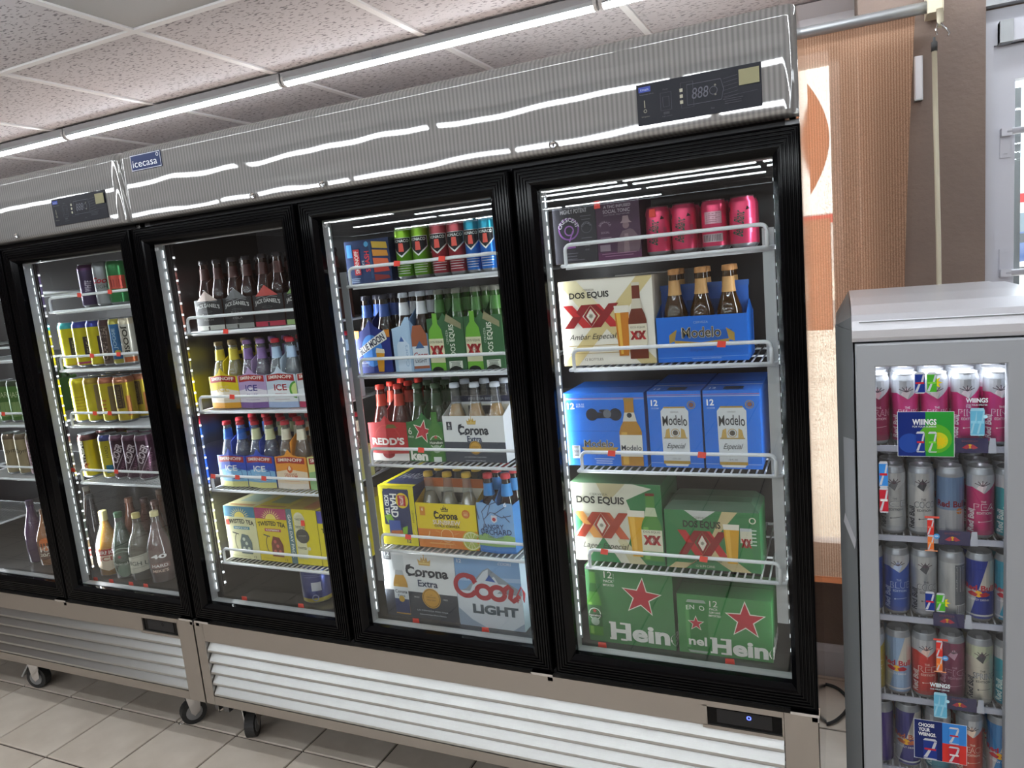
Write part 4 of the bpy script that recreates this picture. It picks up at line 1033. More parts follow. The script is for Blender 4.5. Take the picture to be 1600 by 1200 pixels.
carrier_end('7a98bc', .872, .12, z2, 'silver-blue carrier printed with an amber bottle and mountain peaks', coorsl, '6a88b0', hs=.11, hp=.16, bt=('glass', '241408', 'b8bcc4', 'd4d6da'))
def xxg(P):
    P.p([(.02, .0), (.46, .0), (.46, .55), (.42, .72), (.32, .82), (.32, 1), (.18, 1), (.18, .82), (.06, .72), (.02, .55)], '6fae3a'); P.r(.02, .14, .46, .56, 'e0dcb8'); xx_art(P, .24, .34, .42, .2); P.t('DOS EQUIS', .24, .5, .045, '2a2420', w=.38)
    P.t('DOS EQUIS', .7, .52, .15, 'e6ead8', w=.55, rot=90, bold=.015); P.t('CERVEZA', .57, .58, .05, 'c8d4c0', w=.25, rot=90); P.r(.56, .03, .9, .16, 'd8dcd0'); P.lines(.6, .86, .14, 5, .022, .01, '30402c'); P.p([(.55, .86), (.95, .7), (.95, .8), (.6, .98)], '8f8a68')
    for x in (.22, .72): P.e(x, .0, .17, '101a12', rv=.07, a0=0, a1=180)
for i, (x, w) in enumerate(((.9935, .118), (1.113, .118))):
    carrier_end('33603a', x, w, z2, ['left', 'right'][i] + ' green carrier with bottle picture and red double-X emblem', xxg, '28502e', hs=.15, hp=.165, bt=('glass', '1f4a18', '6a6a60', '3a6a2c'), glabel='green bottle in the ' + ['left', 'right'][i] + ' green double-X carrier')
def redds(P):
    P.p([(0, .16), (0, 0), (1, 0), (1, .16)], 'ece6e2'); P.e(.5, .16, .16, '9c1a24', rv=.1, a0=180, a1=360); P.ring(.5, .48, .32, .012, 'd8584c', 10, 170); P.p([(.5, .72), (.78, .72), (.7, .8), (.55, .8)], '6a6a2c')
    P.t("REDD'S", .5, .43, .16, 'f6f0ea', w=.84, bold=.04); P.t('HARD APPLE', .5, .26, .07, 'e8c05a', w=.74, bold=.02)
carrier_end('b81f28', .747, .137, z3, 'red apple cider carrier with white lettering and a pointed top', redds, '8a1820', hs=.118, hp=.142, bt=('glass', '4a1410', 'c23a30', 'c2402f'))
def hein6(P):
    P.star(.47, .62, .3, 'efe9dc', .42, 5, 75); P.star(.47, .62, .26, 'b82a36', .4, 5, 75); P.t('6', .1, .62, .14, 'f0ece2', w=.1); P.t('PACK', .12, .5, .04, 'f0ece2', w=.16); P.t('ken', .3, .12, .2, 'f2efe6', w=.5, bold=.045)
    P.p([(.62, .02), (.98, .02), (.98, .62), (.88, .8), (.88, 1), (.74, 1), (.74, .8), (.62, .62)], '3f7a30'); P.ring(.8, .4, .15, .02, 'cfd8c8'); P.star(.8, .5, .06, 'c2323e'); P.r(.62, .34, .98, .44, '274a2a'); P.t('Heineken', .8, .39, .06, 'f2efe6', w=.32); P.e(.8, .26, .1, '9fb09c'); P.r(.7, .0, .9, .1, 'd8dcd8')
carrier_end('256b34', .885, .125, z3, 'green carrier with a white-edged red star and green bottle picture', hein6, '1c5428', hs=.12, hp=.15, bt=('glass', '17300f', '4a5a44', '1c3a1c'))
def cor6(P):
    P.r(0, 0, 1, .44, '3a4250'); P.t('6', .105, .8, .09, 'e8e8e8', w=.03); P.r(.06, .7, .15, .88, '2a303c'); P.t('6', .105, .82, .08, 'f0f0f0', w=.03, bold=.02); P.lines(.08, .13, .75, 2, .03, .012, 'd0d0d0')
    crown_art(P, .48, .89, .16, 'c8a03c'); black_letter(P, 'Corona', .5, .7, .19, '1f2836', .5); P.t('Extra', .51, .51, .13, '1f3458', w=.24, bold=.02)
    P.e(.51, .32, .1, 'cf9c34', n=26); P.ring(.51, .32, .088, .008, '7a5a1c'); P.t('LA CERVEZA', .51, .34, .03, '6a4c18', w=.12); P.t('MAS FINA', .51, .29, .03, '6a4c18', w=.1); P.t('1925', .34, .29, .03, 'e0e0e0', w=.06); P.t('MEX', .68, .29, .03, 'e0e0e0', w=.05)
    P.t('LA CERVEZA MAS FINA', .5, .12, .022, 'c8ccd4', w=.36); P.t('Imported Beer From Mexico', .5, .04, .03, 'd8dce4', w=.32, shear=.2)
carrier_side('e9eaea', 1.011, .197, z3, .137, 'white and slate carrier with a gold crown holding clear bottles', cor6, lambda P: P.r(.28, .7, .72, .84, '23262c').r(0, .9, 1, 1, '232a44').t('MAS FINA BEER', .5, .95, .04, 'c8ccd4', w=.4).r(0, .86, 1, .9, 'dfe0e2'), 'dfe0e0',
             ('clear', 'd8dcd0', 'd0d4dc', None, .229, .0305, None, 'b98a3a'), 'clear capped bottle in the white and slate carrier', 'd8d2c0', hh=.185)
def lipton(P):
    P.p([(0, 0), (0, 1), (1, 1), (1, .92), (.3, .96), (.12, .9), (.1, .35), (.3, .3)], 'e8d91c'); P.p([(.02, 0), (1, 0), (1, .16), (.6, .2), (.35, .35), (.12, .34)], 'e8d91c'); P.r(.86, 0, 1, 1, 'e0d21e'); P.r(.14, .34, .85, .95, '23305c')
    P.t('HARD', .42, .67, .2, 'f4f4f0', w=.4, rot=-90, bold=.03); P.t('ICED TEA', .22, .66, .12, 'f4f4f0', w=.36, rot=-90, bold=.03); P.e(.66, .76, .18, 'e8c82c', rv=.13); P.r(.54, .67, .76, .85, 'b8202c'); P.t('LIPTON', .65, .76, .1, 'f4ece4', w=.15, rot=-90, bold=.02)
    P.p([(.12, .5), (.3, .52), (.38, .42), (.2, .36)], '7fae2c'); P.r(.22, .2, .55, .42, '34509c'); P.p([(.25, .16), (.6, .18), (.58, .26), (.26, .24)], 'b8642c'); P.p([(.6, .3), (.75, .34), (.72, .2), (.6, .18)], '7fae2c'); P.t('LEMON', .93, .5, .05, '3a3a20', w=.2, rot=-90); P.t('12', .75, .08, .06, '23305c', w=.12, bold=.02)
carton(.755, .128, z4, .19, .27, 'yellow and navy hard tea carton turned slightly at the left end', '23305c', lipton, '23305c', '2c3a64', rz=0, topdraw=lambda P: P.r(0, 0, 1, .08, 'e8d91c').r(0, .1, .12, 1, 'e8d91c').t('HARD', .5, .4, .2, 'c8ccd8', w=.6))
def sun(P):
    P.r(0, 0, 1, .44, 'e0822c'); P.r(0, .42, 1, 1, 'ecd21c'); crown_art(P, .49, .88, .13, '5a4a1c', 'ecd21c'); black_letter(P, 'Corona', .5, .74, .15, '26221a', .4); P.t('SUNBREW', .51, .58, .1, 'b8862c', w=.46, bold=.05); P.t('SUNBREW', .505, .585, .1, 'f6ead0', w=.46, bold=.02); P.t('CITRUS CERVEZA', .51, .5, .05, '2e2a18', w=.42, bold=.03)
    P.r(.07, .72, .16, .92, 'd88a2c'); P.t('6', .115, .86, .07, 'f6ecc8', w=.03, bold=.02); P.e(.84, .8, .065, 'd8782c'); P.lines(.8, .88, .83, 3, .03, .01, 'f0d8a0')
    for k in range(12):
        a = 2*PI*k/12+.2; P.line([(.5+.12*math.cos(a), .3+.12*1.5*math.sin(a)), (.5+.2*math.cos(a), .3+.2*1.5*math.sin(a))], .005, 'f0c878')
    P.ring(.5, .3, .1, .008, 'f4dca0'); P.ring(.08, .38, .13, .01, 'f4dca0', 180, 360)
    P.e(.9, .22, .15, 'c8c63a', n=26); P.e(.9, .22, .135, 'e6e2b4', n=26); P.e(.9, .22, .12, 'b4c060', n=26)
    for k in range(6):
        a = PI*k/6; P.line([(.9-.12*math.cos(a), .22-.18*math.sin(a)), (.9+.12*math.cos(a), .22+.18*math.sin(a))], .008, 'ece8c0')
    P.r(.2, .1, .6, .13, 'f0b060')
carrier_side('ecd21c', .8845, .205, z4, .14, 'yellow and orange citrus carrier with a sun and lime slice', clipP(sun), lambda P: P.r(.28, .62, .66, .78, '2a2620').r(0, .86, 1, 1, 'c86a34').r(0, .8, 1, .86, 'd8d0c0'), 'c8a020',
             ('clear', 'd8d8c8', 'd8b048', None, .229, .0305, None, '8f8468'), 'clear bottle with a yellow cap in the citrus carrier', 'd0c8b8', hh=.2)
def angry(P):
    P.p([(0, 0), (1, 0), (1, .3), (.8, .34), (.5, .28), (.2, .36), (0, .3)], '8fb46c'); P.r(0, .0, 1, .12, '2f6ab0'); P.p([(0, .12), (1, .1), (1, .03), (0, .05)], '3f7fc4')
    for q in ([(.1, .3), (.2, .55), (.15, .75), (.35, .9)], [(.18, .6), (.4, .75), (.55, .74), (.8, .85)], [(.3, .68), (.42, .9), (.6, .95)], [(.5, .74), (.7, .66), (.95, .7)], [(.05, .6), (.0, .8)], [(.75, .7), (.9, .58)]): P.line(q, .025, '4c5a78')
    P.p([(.42, .7), (.58, .7), (.58, .6), (.5, .56), (.42, .6)], 'd8d4dc'); P.e(.5, .63, .05, 'b8343c'); P.t('ANGRY', .46, .49, .09, '24345c', w=.56, bold=.012); P.t('ORCHARD', .5, .39, .1, '24345c', w=.86, bold=.012); P.t('CRISP CIDER', .5, .3, .04, '4a5a7c', w=.44); P.t('6', .82, .9, .08, 'f0f4fa', w=.08, bold=.02)
carrier_end('84aedc', 1.094, .116, z4, 'sky blue cider carrier with bare tree branches and green hills', angry, '4f86c8', hs=.15, hp=.165, bt=('glass', '2a1a1c', 'c8444c', '3f86c8'))
def cor12(P):
    P.r(0, 0, 1, .39, '3b404a'); P.r(.03, .84, .14, .98, '55585e'); P.t('12', .085, .93, .06, 'f0f0f0', w=.07, bold=.02); P.lines(.05, .12, .89, 2, .02, .008, 'd0d0d0'); crown_art(P, .6, .86, .18, 'd0a860'); black_letter(P, 'Corona', .62, .7, .14, '2a303a', .58); P.t('Extra', .62, .53, .1, '2e3c58', w=.27, bold=.02)
    P.e(.65, .32, .125, 'd09a38', n=28); P.ring(.65, .32, .11, .008, '7a5a1c'); P.t('LA', .65, .37, .02, '6a4c18', w=.03); P.t('CERVEZA', .65, .335, .022, '6a4c18', w=.13); P.t('MAS FINA', .65, .295, .022, '6a4c18', w=.12); P.t('SINCE', .45, .32, .022, 'e0e0e0', w=.07); P.t('1925', .84, .32, .022, 'e0e0e0', w=.06)
    P.t('LA CERVEZA MAS FINA', .65, .13, .022, 'c8ccd4', w=.42); P.t('Imported Beer From Mexico', .65, .07, .026, 'd8dce4', w=.36, shear=.2)
    bottle_art(P, .24, .04, .93, .2, 'c8963a', 'b8bcc0', 'd8dce0', 'dcb05a', 'd0d4d8'); P.r(.16, .7, .32, .93, 'd4d8da'); P.t('Corona', .24, .38, .05, '1f2836', w=.17, bold=.02); P.t('Extra', .24, .32, .035, '1f3458', w=.1); P.r(.14, .06, .34, .27, '34406a'); P.e(.24, .27, .04, 'c8a03c')
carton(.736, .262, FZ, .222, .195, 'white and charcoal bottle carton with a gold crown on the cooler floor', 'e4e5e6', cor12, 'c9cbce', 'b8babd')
def coors12(P):
    P.p([(0, .45), (0, 1), (1, 1), (1, .45), (.6, .6)], '7fa8d6'); P.p([(0, .72), (1, .76), (1, .7), (0, .66)], 'a8c4e4'); P.p([(.15, .55), (.35, .75), (.44, .84), (.52, .88), (.6, .82), (.72, .74), (.85, .66), (1, .58), (1, .5), (0, .5)], '8f9aa4'); P.p([(.25, .6), (.44, .82), (.52, .86), (.5, .7), (.6, .76), (.66, .66), (.8, .66), (.6, .5), (.2, .5)], 'd6dde4')
    P.r(0, .0, 1, .52, 'd8dde4'); P.p([(.46, .69), (.53, .78), (.62, .68)], '2f5cb0'); P.p([(0, .26), (.2, .1), (.42, .0), (0, 0)], '9aa8bc'); P.p([(1, .12), (.82, .0), (1, .0)], '9aa8bc'); P.t('12', .08, .95, .05, 'f2f4f8', w=.07, bold=.01); P.t('COORS', .78, .955, .04, 'f2f4f8', w=.2, shear=.3)
    coors_script(P, .53, .56, 1.08, .36, 'b02a38'); P.t('LIGHT', .58, .27, .14, '4a5862', w=.7, bold=.05)
carton(1.003, .215, FZ, .216, .13, 'pale blue carton with snowy mountain and large red script', 'c8d4e2', clipP(coors12), 'b4c2d4', 'b4c2d4', y=.115)

# ---- left door of the middle cooler -----------------------------------
s1, s2, s3, s4 = SH[0]
def jack(tip, low, name, sub, subcol='b8b4b0'):
    def f(P):
        P.p([(.12, .74), (.5, 1.0), (.88, .74)], tip); P.line([(.15, .7), (.35, .73), (.5, .69), (.65, .73), (.85, .7)], .015, '8a8a8c'); P.t("JACK DANIEL'S", .5, .56, .13, 'd0cecc', w=.84, bold=.02, bend=.45)
        P.ring(.5, .47, .17, .006, '6a6a6c', 0, 360, rv=.02); P.t(name, .5, .37, .1, subcol, w=.42, shear=.0, bold=.01)
        if sub: P.t(sub, .5, .26, .05, '9a9694', w=.34)
        P.r(0, 0, 1, .12, low); P.r(.47, .0, .53, .1, '1c1a1a')
    return f
for i, (x, w, tp, lo, nm, sb, sc_, lb) in enumerate(((.074, .122, 'd8c4bc', 'd8d8d0', 'Southern', 'PEACH', 'c8c4c0', 'black carrier with a peach-pink peaked tip, leftmost on its shelf'), (.201, .122, '6a6a6c', '9a9c98', 'Black Jack', 'COLA', '9a9694', 'black carrier with a grey peaked tip and grey base band'), (.330, .122, 'b84a44', 'b8324a', 'Strawberry', None, '8a2a34', 'black carrier with a red peaked tip and red base band'), (.458, .12, '7a9a5a', 'a8c484', 'Apple', None, '8a9a8a', 'black carrier with a green base band beside the door frame'))):
    carrier_end('1e1d20', x, w, s1, lb, jack(tp, lo, nm, sb, sc_), '4a2c24', hs=.1, hp=.13, bt=('glass', '2a1614', '3a3436', '4a2420'))
def smir(c1, c2, word, wc, sub=None, leaf=None, low=None, lime=False):
    def f(P):
        P.p([(0, 0), (1, 0), (1, .42), (.5, .5), (0, .42)], c2)
        if leaf:
            for sx in (.14, .84): 
                for a in (20, 60, 100, 140, 170): P.p([(sx, .42), (sx+.1*math.cos(math.radians(a)), .42+.14*math.sin(math.radians(a))), (sx+.12*math.cos(math.radians(a+14)), .42+.1*math.sin(math.radians(a+14)))], leaf); P.l -= 1
                P.l += 1; P.line([(sx, .42), (sx+.02, .2)], .015, leaf)
        if low: P.r(0, 0, 1, .14, low)
        smirnoff_band(P, .7, .15, .9); 
        if word: P.t(word, .5, .49, .15, wc, w=.42 if len(word) < 5 else .5, bold=.02)
        if sub: P.t(sub, .5, .31, .08, wc, w=.4, bold=.01)
        P.line([(.25, .2), (.75, .2)], .006, wc)
        if lime: P.e(.98, .42, .2, '4f9a34', rv=.2, a0=90, a1=270); P.e(1.0, .42, .16, 'cfe08c', rv=.16, a0=90, a1=270)
    return f
for i, (x, w, c0, c1, wd, wc, sb, lf, lw, lm, lb, cap, nk) in enumerate((
    (.087, .127, 'e0c81c', 'e8dccb', 'ICE', 'e0c060', None, None, 'd89a2c', False, 'yellow pineapple-coloured carrier with a red band, left on its shelf', '6a5a3a', 'd8c43a'),
    (.2155, .119, 'b49ac4', 'e6dfe8', 'ICE', '3a3480', 'GRAPE', None, '7a5a94', False, 'lilac carrier with a red band and dark blue lettering', '8a6a9a', '8a6aa4'),
    (.336, .124, 'c6d4e2', 'eef0f2', 'ICE', 'a8202c', 'ORIGINAL', None, 'a8b8d8', True, 'white carrier with red lettering and a lime slice edge', 'b8303c', 'b4cde8'),
    (.463, .12, 'd8dcde', 'eef0f2', 'ICE', 'a8202c', None, None, 'b03c5c', False, 'white carrier half hidden behind the left door frame', 'b8303c', 'b4cde8'))):
    carrier_end(c0, x, w, s2, lb, smir(c0, c1, wd, wc, sb, lf, lw, lm), c0, hs=.108, hp=.138, bt=('clear', 'd0d0c8', cap, nk, .222, .0295, None, {0: '9a8a2c', 1: '6a5a74', 2: '6c7480', 3: '6c7480'}[i]), rz=0)
for i, (x, w, c0, c1, wd, wc, sb, lf, lw, lb, cap, nk) in enumerate((
    (.07, .125, '1f48b8', '7fb8e0', 'ICE', 'f2f2f0', None, '1f4a9c', 'd8d48a', 'bright blue beach carrier at the left end of its shelf', 'b8303c', '2f66c0'),
    (.198, .122, '1f48b8', '7fb8e0', 'ICE', 'f2f2f0', None, '1f4a9c', 'd8d48a', 'bright blue beach carrier between its twin and the orange carrier', 'b8303c', 'd8dcae'),
    (.326, .13, 'e8962c', 'eed8b8', None, 'c8503c', 'CREAM', None, 'e8ddd0', 'orange and cream carrier on the third shelf of the left door', 'b8303c', 'e2dcc4'),
    (.462, .12, 'dfe28c', '8fb87c', 'ICE', 'a8202c', None, None, '8fb87c', 'pale green carrier half hidden behind the left door frame', 'b8303c', 'e2dcc4'))):
    def dr(P, c0=c0, c1=c1, wd=wd, wc=wc, sb=sb, lf=lf, lw=lw, i=i):
        smir(c0, c1, wd, wc, sb, lf, lw)(P)
        if i == 2: P.e(.5, .5, .09, 'd8642c'); P.p([(.47, .56), (.5, .6), (.53, .56), (.55, .5), (.5, .47), (.45, .5)], 'f0d8b8'); P.t('ORANGE', .5, .38, .06, 'a8584c', w=.4)
        if i < 2: P.t('Red White', .45, .33, .04, 'e8f0f8', w=.2); P.p([(.55, .2), (.9, .22), (.88, .28), (.55, .26)], '2f6ab0')
    carrier_end(c0, x, w, s3, lb, dr, c0, hs=.108, hp=.135, bt=('clear', 'd0d0c8', cap, nk, .222, .0295, None, {0: '2a3c6c', 1: '2a3c6c', 2: '6a4a2c', 3: '5a5a3c'}[i]))
def tea(bg, topc, subc, sub):
    def f(P):
        P.r(0, .8, 1, 1, topc)
        for k in range(11):
            a = math.radians(12+k*15.6); P.p([(.5+.2*math.cos(a-.08), .8+.11*math.sin(a-.08)), (.5+.33*math.cos(a), .8+.19*math.sin(a)), (.5+.2*math.cos(a+.08), .8+.11*math.sin(a+.08))], 'efe08a'); P.l -= 1
        P.l += 1; P.e(.5, .8, .17, 'f0dc6a', rv=.1, a0=0, a1=180); P.r(0, .7, 1, .8, bg)
        P.t('TWISTED TEA', .5, .69, .085, '2c2620', w=.88, bold=.03, bend=.35); P.r(.26, .565, .78, .62, subc); P.t(sub, .52, .592, .03, 'f0ece0', w=.44, bold=.02)
        P.ring(.36, .32, .1, .02, '4a4a40', 90, 300, rv=.16); P.line([(.2, .5), (.4, .47)], .03, '4a4a40'); P.p([(.42, .1), (.78, .1), (.8, .32), (.7, .46), (.5, .48), (.42, .34)], '5f6f6c' if bg != 'e0c81c' else '7a3a2c')
        for a, b_ in ((.52, .2), (.62, .3), (.55, .38), (.68, .2)): P.e(a, b_, .045, 'c9d0bc' if bg != 'e0c81c' else 'c8645c')
        P.t('12', .85, .05, .04, '3a3a30', w=.08); P.line([(.1, .06), (.7, .04)], .006, '8a8a60')
    return f
carton(.062, .14, s4, .19, .27, 'pale cream iced tea carton with a teal sunrise top', 'e4e0ae', tea('e4e0ae', '2f7c9c', '3f8a9c', 'HALF & HALF'), 'c8c490', 'c9c493', topdraw=lambda P: P.r(.1, .05, .9, .1, 'b07a50').r(.2, .2, .8, .5, '9cb0a0'))
carton(.204, .136, s4, .19, .27, 'yellow iced tea carton with a raspberry pink sunrise top', 'e0c81c', tea('e0c81c', 'b03c68', 'b03c50', 'RASPBERRY'), 'c8b018', 'c9b42c', topdraw=lambda P: P.r(.1, .05, .9, .1, 'b07a50').r(.2, .2, .8, .5, '8f9a70'))
def teav(P):
    P.r(0, 0, .2, 1, '5f7f86'); P.t('GAME DAY PACK', .1, .5, .09, 'e8ece8', w=.8, rot=-90, bold=.02)
    for v in (.82, .28): P.e(.42, v, .18, 'e6e2c0', rv=.13); P.arc_text('TWISTED TEA', .42, v-.08, .13, .04, '4a4a40', 150, 30)
    P.r(.25, .12, .58, .88, 'e0dcb4'); P.e(.46, .82, .16, 'd8d4b0', rv=.09); P.t('TWISTED', .42, .82, .04, '4a4a40', w=.28, bold=.01); P.t('TWISTED TEA', .42, .68, .05, '4a4a40', w=.3, bold=.02); P.e(.48, .52, .22, '4c4c48', rv=.13); P.line([(.34, .52), (.6, .53)], .015, 'b8b4a0'); P.t('TWISTED', .42, .3, .04, '4a4a40', w=.3, bold=.02); P.e(.66, .3, .05, 'e0dcb4'); P.r(.25, .1, .58, .14, 'c8c490')
carton(.341, .126, s4, .192, .27, 'yellow variety tea carton with a grey-green upright strip and football', 'e6d51c', teav, 'c8b818', 'b89a3c', topdraw=lambda P: P.r(.5, .05, .9, .5, 'b8743c'))
carton(.47, .12, s4, .19, .27, 'yellow carton with a purple top corner cut off by the door frame', 'e6d51c', lambda P: P.r(0, .78, 1, 1, '4a4aa8').t('TWISTED', .5, .65, .08, '2c2620', w=.8, bold=.03), 'c8b818', 'b89a3c')
def tub(P):
    P.r(.05, .1, .35, .95, '8f94a8'); P.t('MILLER LITE', .2, .5, .1, '2c3a78', w=.8, rot=90, bold=.02); P.r(.6, .35, .8, .62, 'c9ccd6'); P.ring(.66, .14, .06, .02, '9aa4c8'); P.lines(.42, .9, .85, 2, .06, .015, '6a72a0')
can('tub', .425, .165, FZ, .052, .135, 'large blue tin with a yellow bottom rim alone on the cooler floor', None, [(.12, 'c8b850'), (1, '34407c')], tub, cat='tin')

# ---- left cooler, right-hand door -------------------------------------
a1, a2, a3, a4 = 1.62, 1.401, 1.189, .969
def vtxt(t1, col, bgc=None, h=.3, cu=.35, w=.8):
    def f(P):
        if bgc: P.r(cu-.14, .08, cu+.14, .92, bgc)
        P.t(t1, cu, .5, h, col, w=w, rot=84, bold=.02)
    return f
SHC = {'white': 'purple', 'coors': 'silver script', 'gr': 'green', 'y1': 'teal-topped yellow', 'y2': 'pink-footed yellow', 'y3': 'navy-topped yellow', 'br': 'brown-grey', 'by': 'blue and yellow', 'wj': 'black-lettered white', 'yy0': 'brightest yellow', 'yy1': 'yellow-green', 'yy2': 'rosy-topped yellow', 'yy3': 'dark-banded amber', 'ex': 'white-lettered yellow'}
def tallcan(key, x, z, col, label, draw=None, top=None, r=.036, h=.172, y=None, row=True, lid='8a8d90', rz=.75, zones=None):
    y = .122+r if y is None else y
    if x > -.8: x -= .028
    o = can(key, x, y, z, r, h, label, 'tall cans in the left cooler', zones or [(.93, col), (1, top or col)], draw, rz=rz, lid=lid)
    if row:
        for k in (1, 2): can(key, x, y+.075*k, z, r, h, ('second' if k == 1 else 'third') + '-row can behind the ' + (SHC.get(key) or label.split()[0] + ' slanting-word maroon') + ' can of the left cooler', 'tall cans in the rear rows of the left cooler', rz=rz+.3*k)
    return o
tallcan('white', -.41, a1, '4a3c60', 'tall purple can on the top shelf of the left cooler', vtxt('WHITE', 'c8c0d0', None, .2, .5, .3), '5a3460', r=.033, h=.157)
tallcan('coors', -.33, a1, 'a8acb0', 'tall silver can with red script on the top shelf of the left cooler', lambda P: P.t('Coors', .5, .62, .16, 'b02a38', w=.8, bold=.03, shear=.3).t('LIGHT', .5, .45, .1, '5a6a64', w=.5), r=.033, h=.157)
tallcan('gr', -.258, a1, '2f7a44', 'tall green can with a red patch beside the door frame of the left cooler', lambda P: P.r(.2, .35, .8, .7, 'b84a3c').r(.3, .4, .7, .6, '8a2f2c'), r=.033, h=.157)
def teacan(boxc='3a3a3c', tx='WHITE TEA'):
    def f(P):
        P.t('TWISTED TEA', .12, .45, .16, '3a3830', w=.8, rot=90, bold=.02); P.r(.52, .25, .78, .7, boxc); P.t(tx, .65, .47, .12, 'c8c4a0', w=.36, rot=90, bold=.02); P.r(.0, .0, 1, .03, 'c8b018')
    return f
tallcan('y1', -.575, a2, 'd8cc1c', 'tall yellow tea can with a teal top, leftmost of the yellow row', teacan(), '2f9a9c')
tallcan('y2', -.496, a2, 'd0c41c', 'tall yellow tea can with a navy top and pink foot', teacan('3c3440', 'PEACH'), '2f3a8c', zones=[(.08, 'b8487c'), (.93, 'd0c41c'), (1, '2f3a8c')])
tallcan('y3', -.417, a2, 'd0c41c', 'tall yellow tea can with a navy top in the middle of its row', teacan('3c3440', 'LIGHT'), '2f3a8c')
tallcan('br', -.352, a2, '6c5a50', 'tall brown-grey can between the yellow and the blue tea cans', vtxt('CRAFT TEA', '9a8a80', '4a3c38'), '4a3030', r=.0262)
tallcan('by', -.298, a2, 'a8a048', 'tall blue and yellow can with an upright word beside the door frame', lambda P: P.r(.15, .1, .7, .95, '2f6a9c').t('JOOSE', .4, .6, .2, 'a8c4d8', w=.5, rot=90, bold=.02).e(.45, .25, .14, 'c8b850'), 'a8a048', r=.0262)
tallcan('wj', -.245, a2, 'c4c0b4', 'tall white can lettered in black, last before the door frame', lambda P: P.t('JOOSE', .4, .55, .28, '3a3830', w=.7, rot=-90, bold=.03).r(.2, .02, .8, .14, 'b8643c'), 'c4b8a0', r=.0262)
for i, (x, cc_) in enumerate(((-.565, 'd8c81c'), (-.4915, 'c8bc24'), (-.405, 'c4b424'), (-.325, 'b8a02c'))):
    tallcan('yy%d' % i, x+(.002 if i == 1 else 0), a3, cc_, ['leftmost tall yellow can on the third shelf, brightest of its row', 'tall yellow-green can just right of the brightest yellow can', 'tall yellow can with a rosy brown top on the third shelf', 'tall amber-yellow can with a dark band, right end of its row'][i],
            [lambda P: P.lines(.3, .6, .6, 6, .08, .02, 'b89a30', 4), lambda P: P.r(.55, .1, .75, .9, '9a8a6a'), lambda P: P.r(.5, .1, .72, .85, '8a7a5c').lines(.1, .4, .5, 3, .1, .03, 'b8603c'), lambda P: P.r(.2, .3, .5, .9, '4a3a2c').r(.55, .1, .7, .6, 'a86a34').t('EXTREME', .35, .6, .1, '8a7a50', w=.5, rot=90)][i],
            ['d8c81c', 'a88a34', 'a8644c', 'a86a4c'][i])
tallcan('ex', -.578, a4, 'c8b81c', 'tall yellow can with bold white upright lettering on the fourth shelf', lambda P: P.r(.12, .12, .4, .92, '2a261c').t('EXTREME', .26, .54, .26, 'e8e4d0', w=.78, rot=92, bold=.04).p([(.1, .3), (.3, .22), (.6, .1), (.4, .24), (.5, .34)], 'c87a2c'), '5a3434')
tallcan('ex2', -.462, a4, 'b8ac24', 'tall yellow can with a teal patch beside the maroon cider cans', lambda P: P.r(.35, .1, .7, .3, '2f7a9c').t('HARD', .45, .65, .1, '5a5430', w=.3, rot=90), '3c4478', row=False)
for i, x in enumerate((-.4, -.332, -.264)):
    tallcan('cider', x, a4, '4a2c40', ['left', 'middle', 'right'][i] + ' maroon cider can with a slanting white word on a wedge', lambda P: P.p([(.1, .05), (.2, .02), (.75, .8), (.7, .95), (.15, .95), (.4, .8)], '3a2232').t('CIDER', .42, .62, .26, 'd8ccd4', w=.5, rot=66, bold=.03, shear=.2).t('CRANBERRY', .62, .4, .12, 'a87a94', w=.5, rot=70).line([(.2, .05), (.75, .75)], .03, 'b8a8b4'), '5a3a4c', r=.033)

def big_bottle(kind, col, x, y, label, h, r, cap, lab=None, drink=None, draw=None, rz=.7, neckr=.014, cap_h=.02):
    mk = 'bottle_glass' if kind == 'clear' else 'bottle'
    s = h
    pf = [(0, .004), (r*.8, 0), (r, .006), (r*1.0, s*.42), (r*.98, s*.5), (r*.8, s*.6), (neckr*1.6, s*.74), (neckr*1.1, s*.84), (neckr, s*.93), (neckr*.9, s*.95)]
    b = MB(); b.lathe(pf, 20, c(col), mk); o = b.build('large_bottle', None, (x, y, FZ+.0008), rz); tag(o, label, 'bottle')
    b = MB(); b.lathe([(neckr*1.12, s-cap_h), (neckr*1.14, s-.003), (neckr*1.0, s), (0, s)], 14, c(cap), 'plastic'); b.build('cap', o)
    if drink: b = MB(); b.lathe([(0, .006), (r*.93, .008), (r*.93, s*.42), (r*.72, s*.6), (neckr*1.4, s*.74), (neckr*.8, s*.84), (0, s*.842)], 16, c(drink), 'drink'); b.build('drink', o)
    if draw:
        W = PI*r; H = s*.42
        P = Pr(W, H, lambda u, v, e: ((r+.0004+e)*math.sin((u/W-.5)*PI), -(r+.0004+e)*math.cos((u/W-.5)*PI), .01+v), wrap=True, mk='plastic'); draw(P); P.done(o, 'printed_label')
    return o
big_bottle('clear', 'e8d8b0', -.609, .165, 'large clear bottle of orange drink with a cream cap on the left cooler floor', .262, .046, 'e8dc9c', drink='f0a420', cap_h=.04, draw=lambda P: P.r(.1, .72, .9, .95, 'a8201f').t('SMIRNOFF', .5, .83, .14, 'f4ece2', w=.74, bold=.02).p([(.1, .72), (.9, .72), (.85, .3), (.5, .15), (.15, .3)], 'ecd8c0').t('ICE', .5, .6, .16, 'a8402c', w=.4, bold=.02))
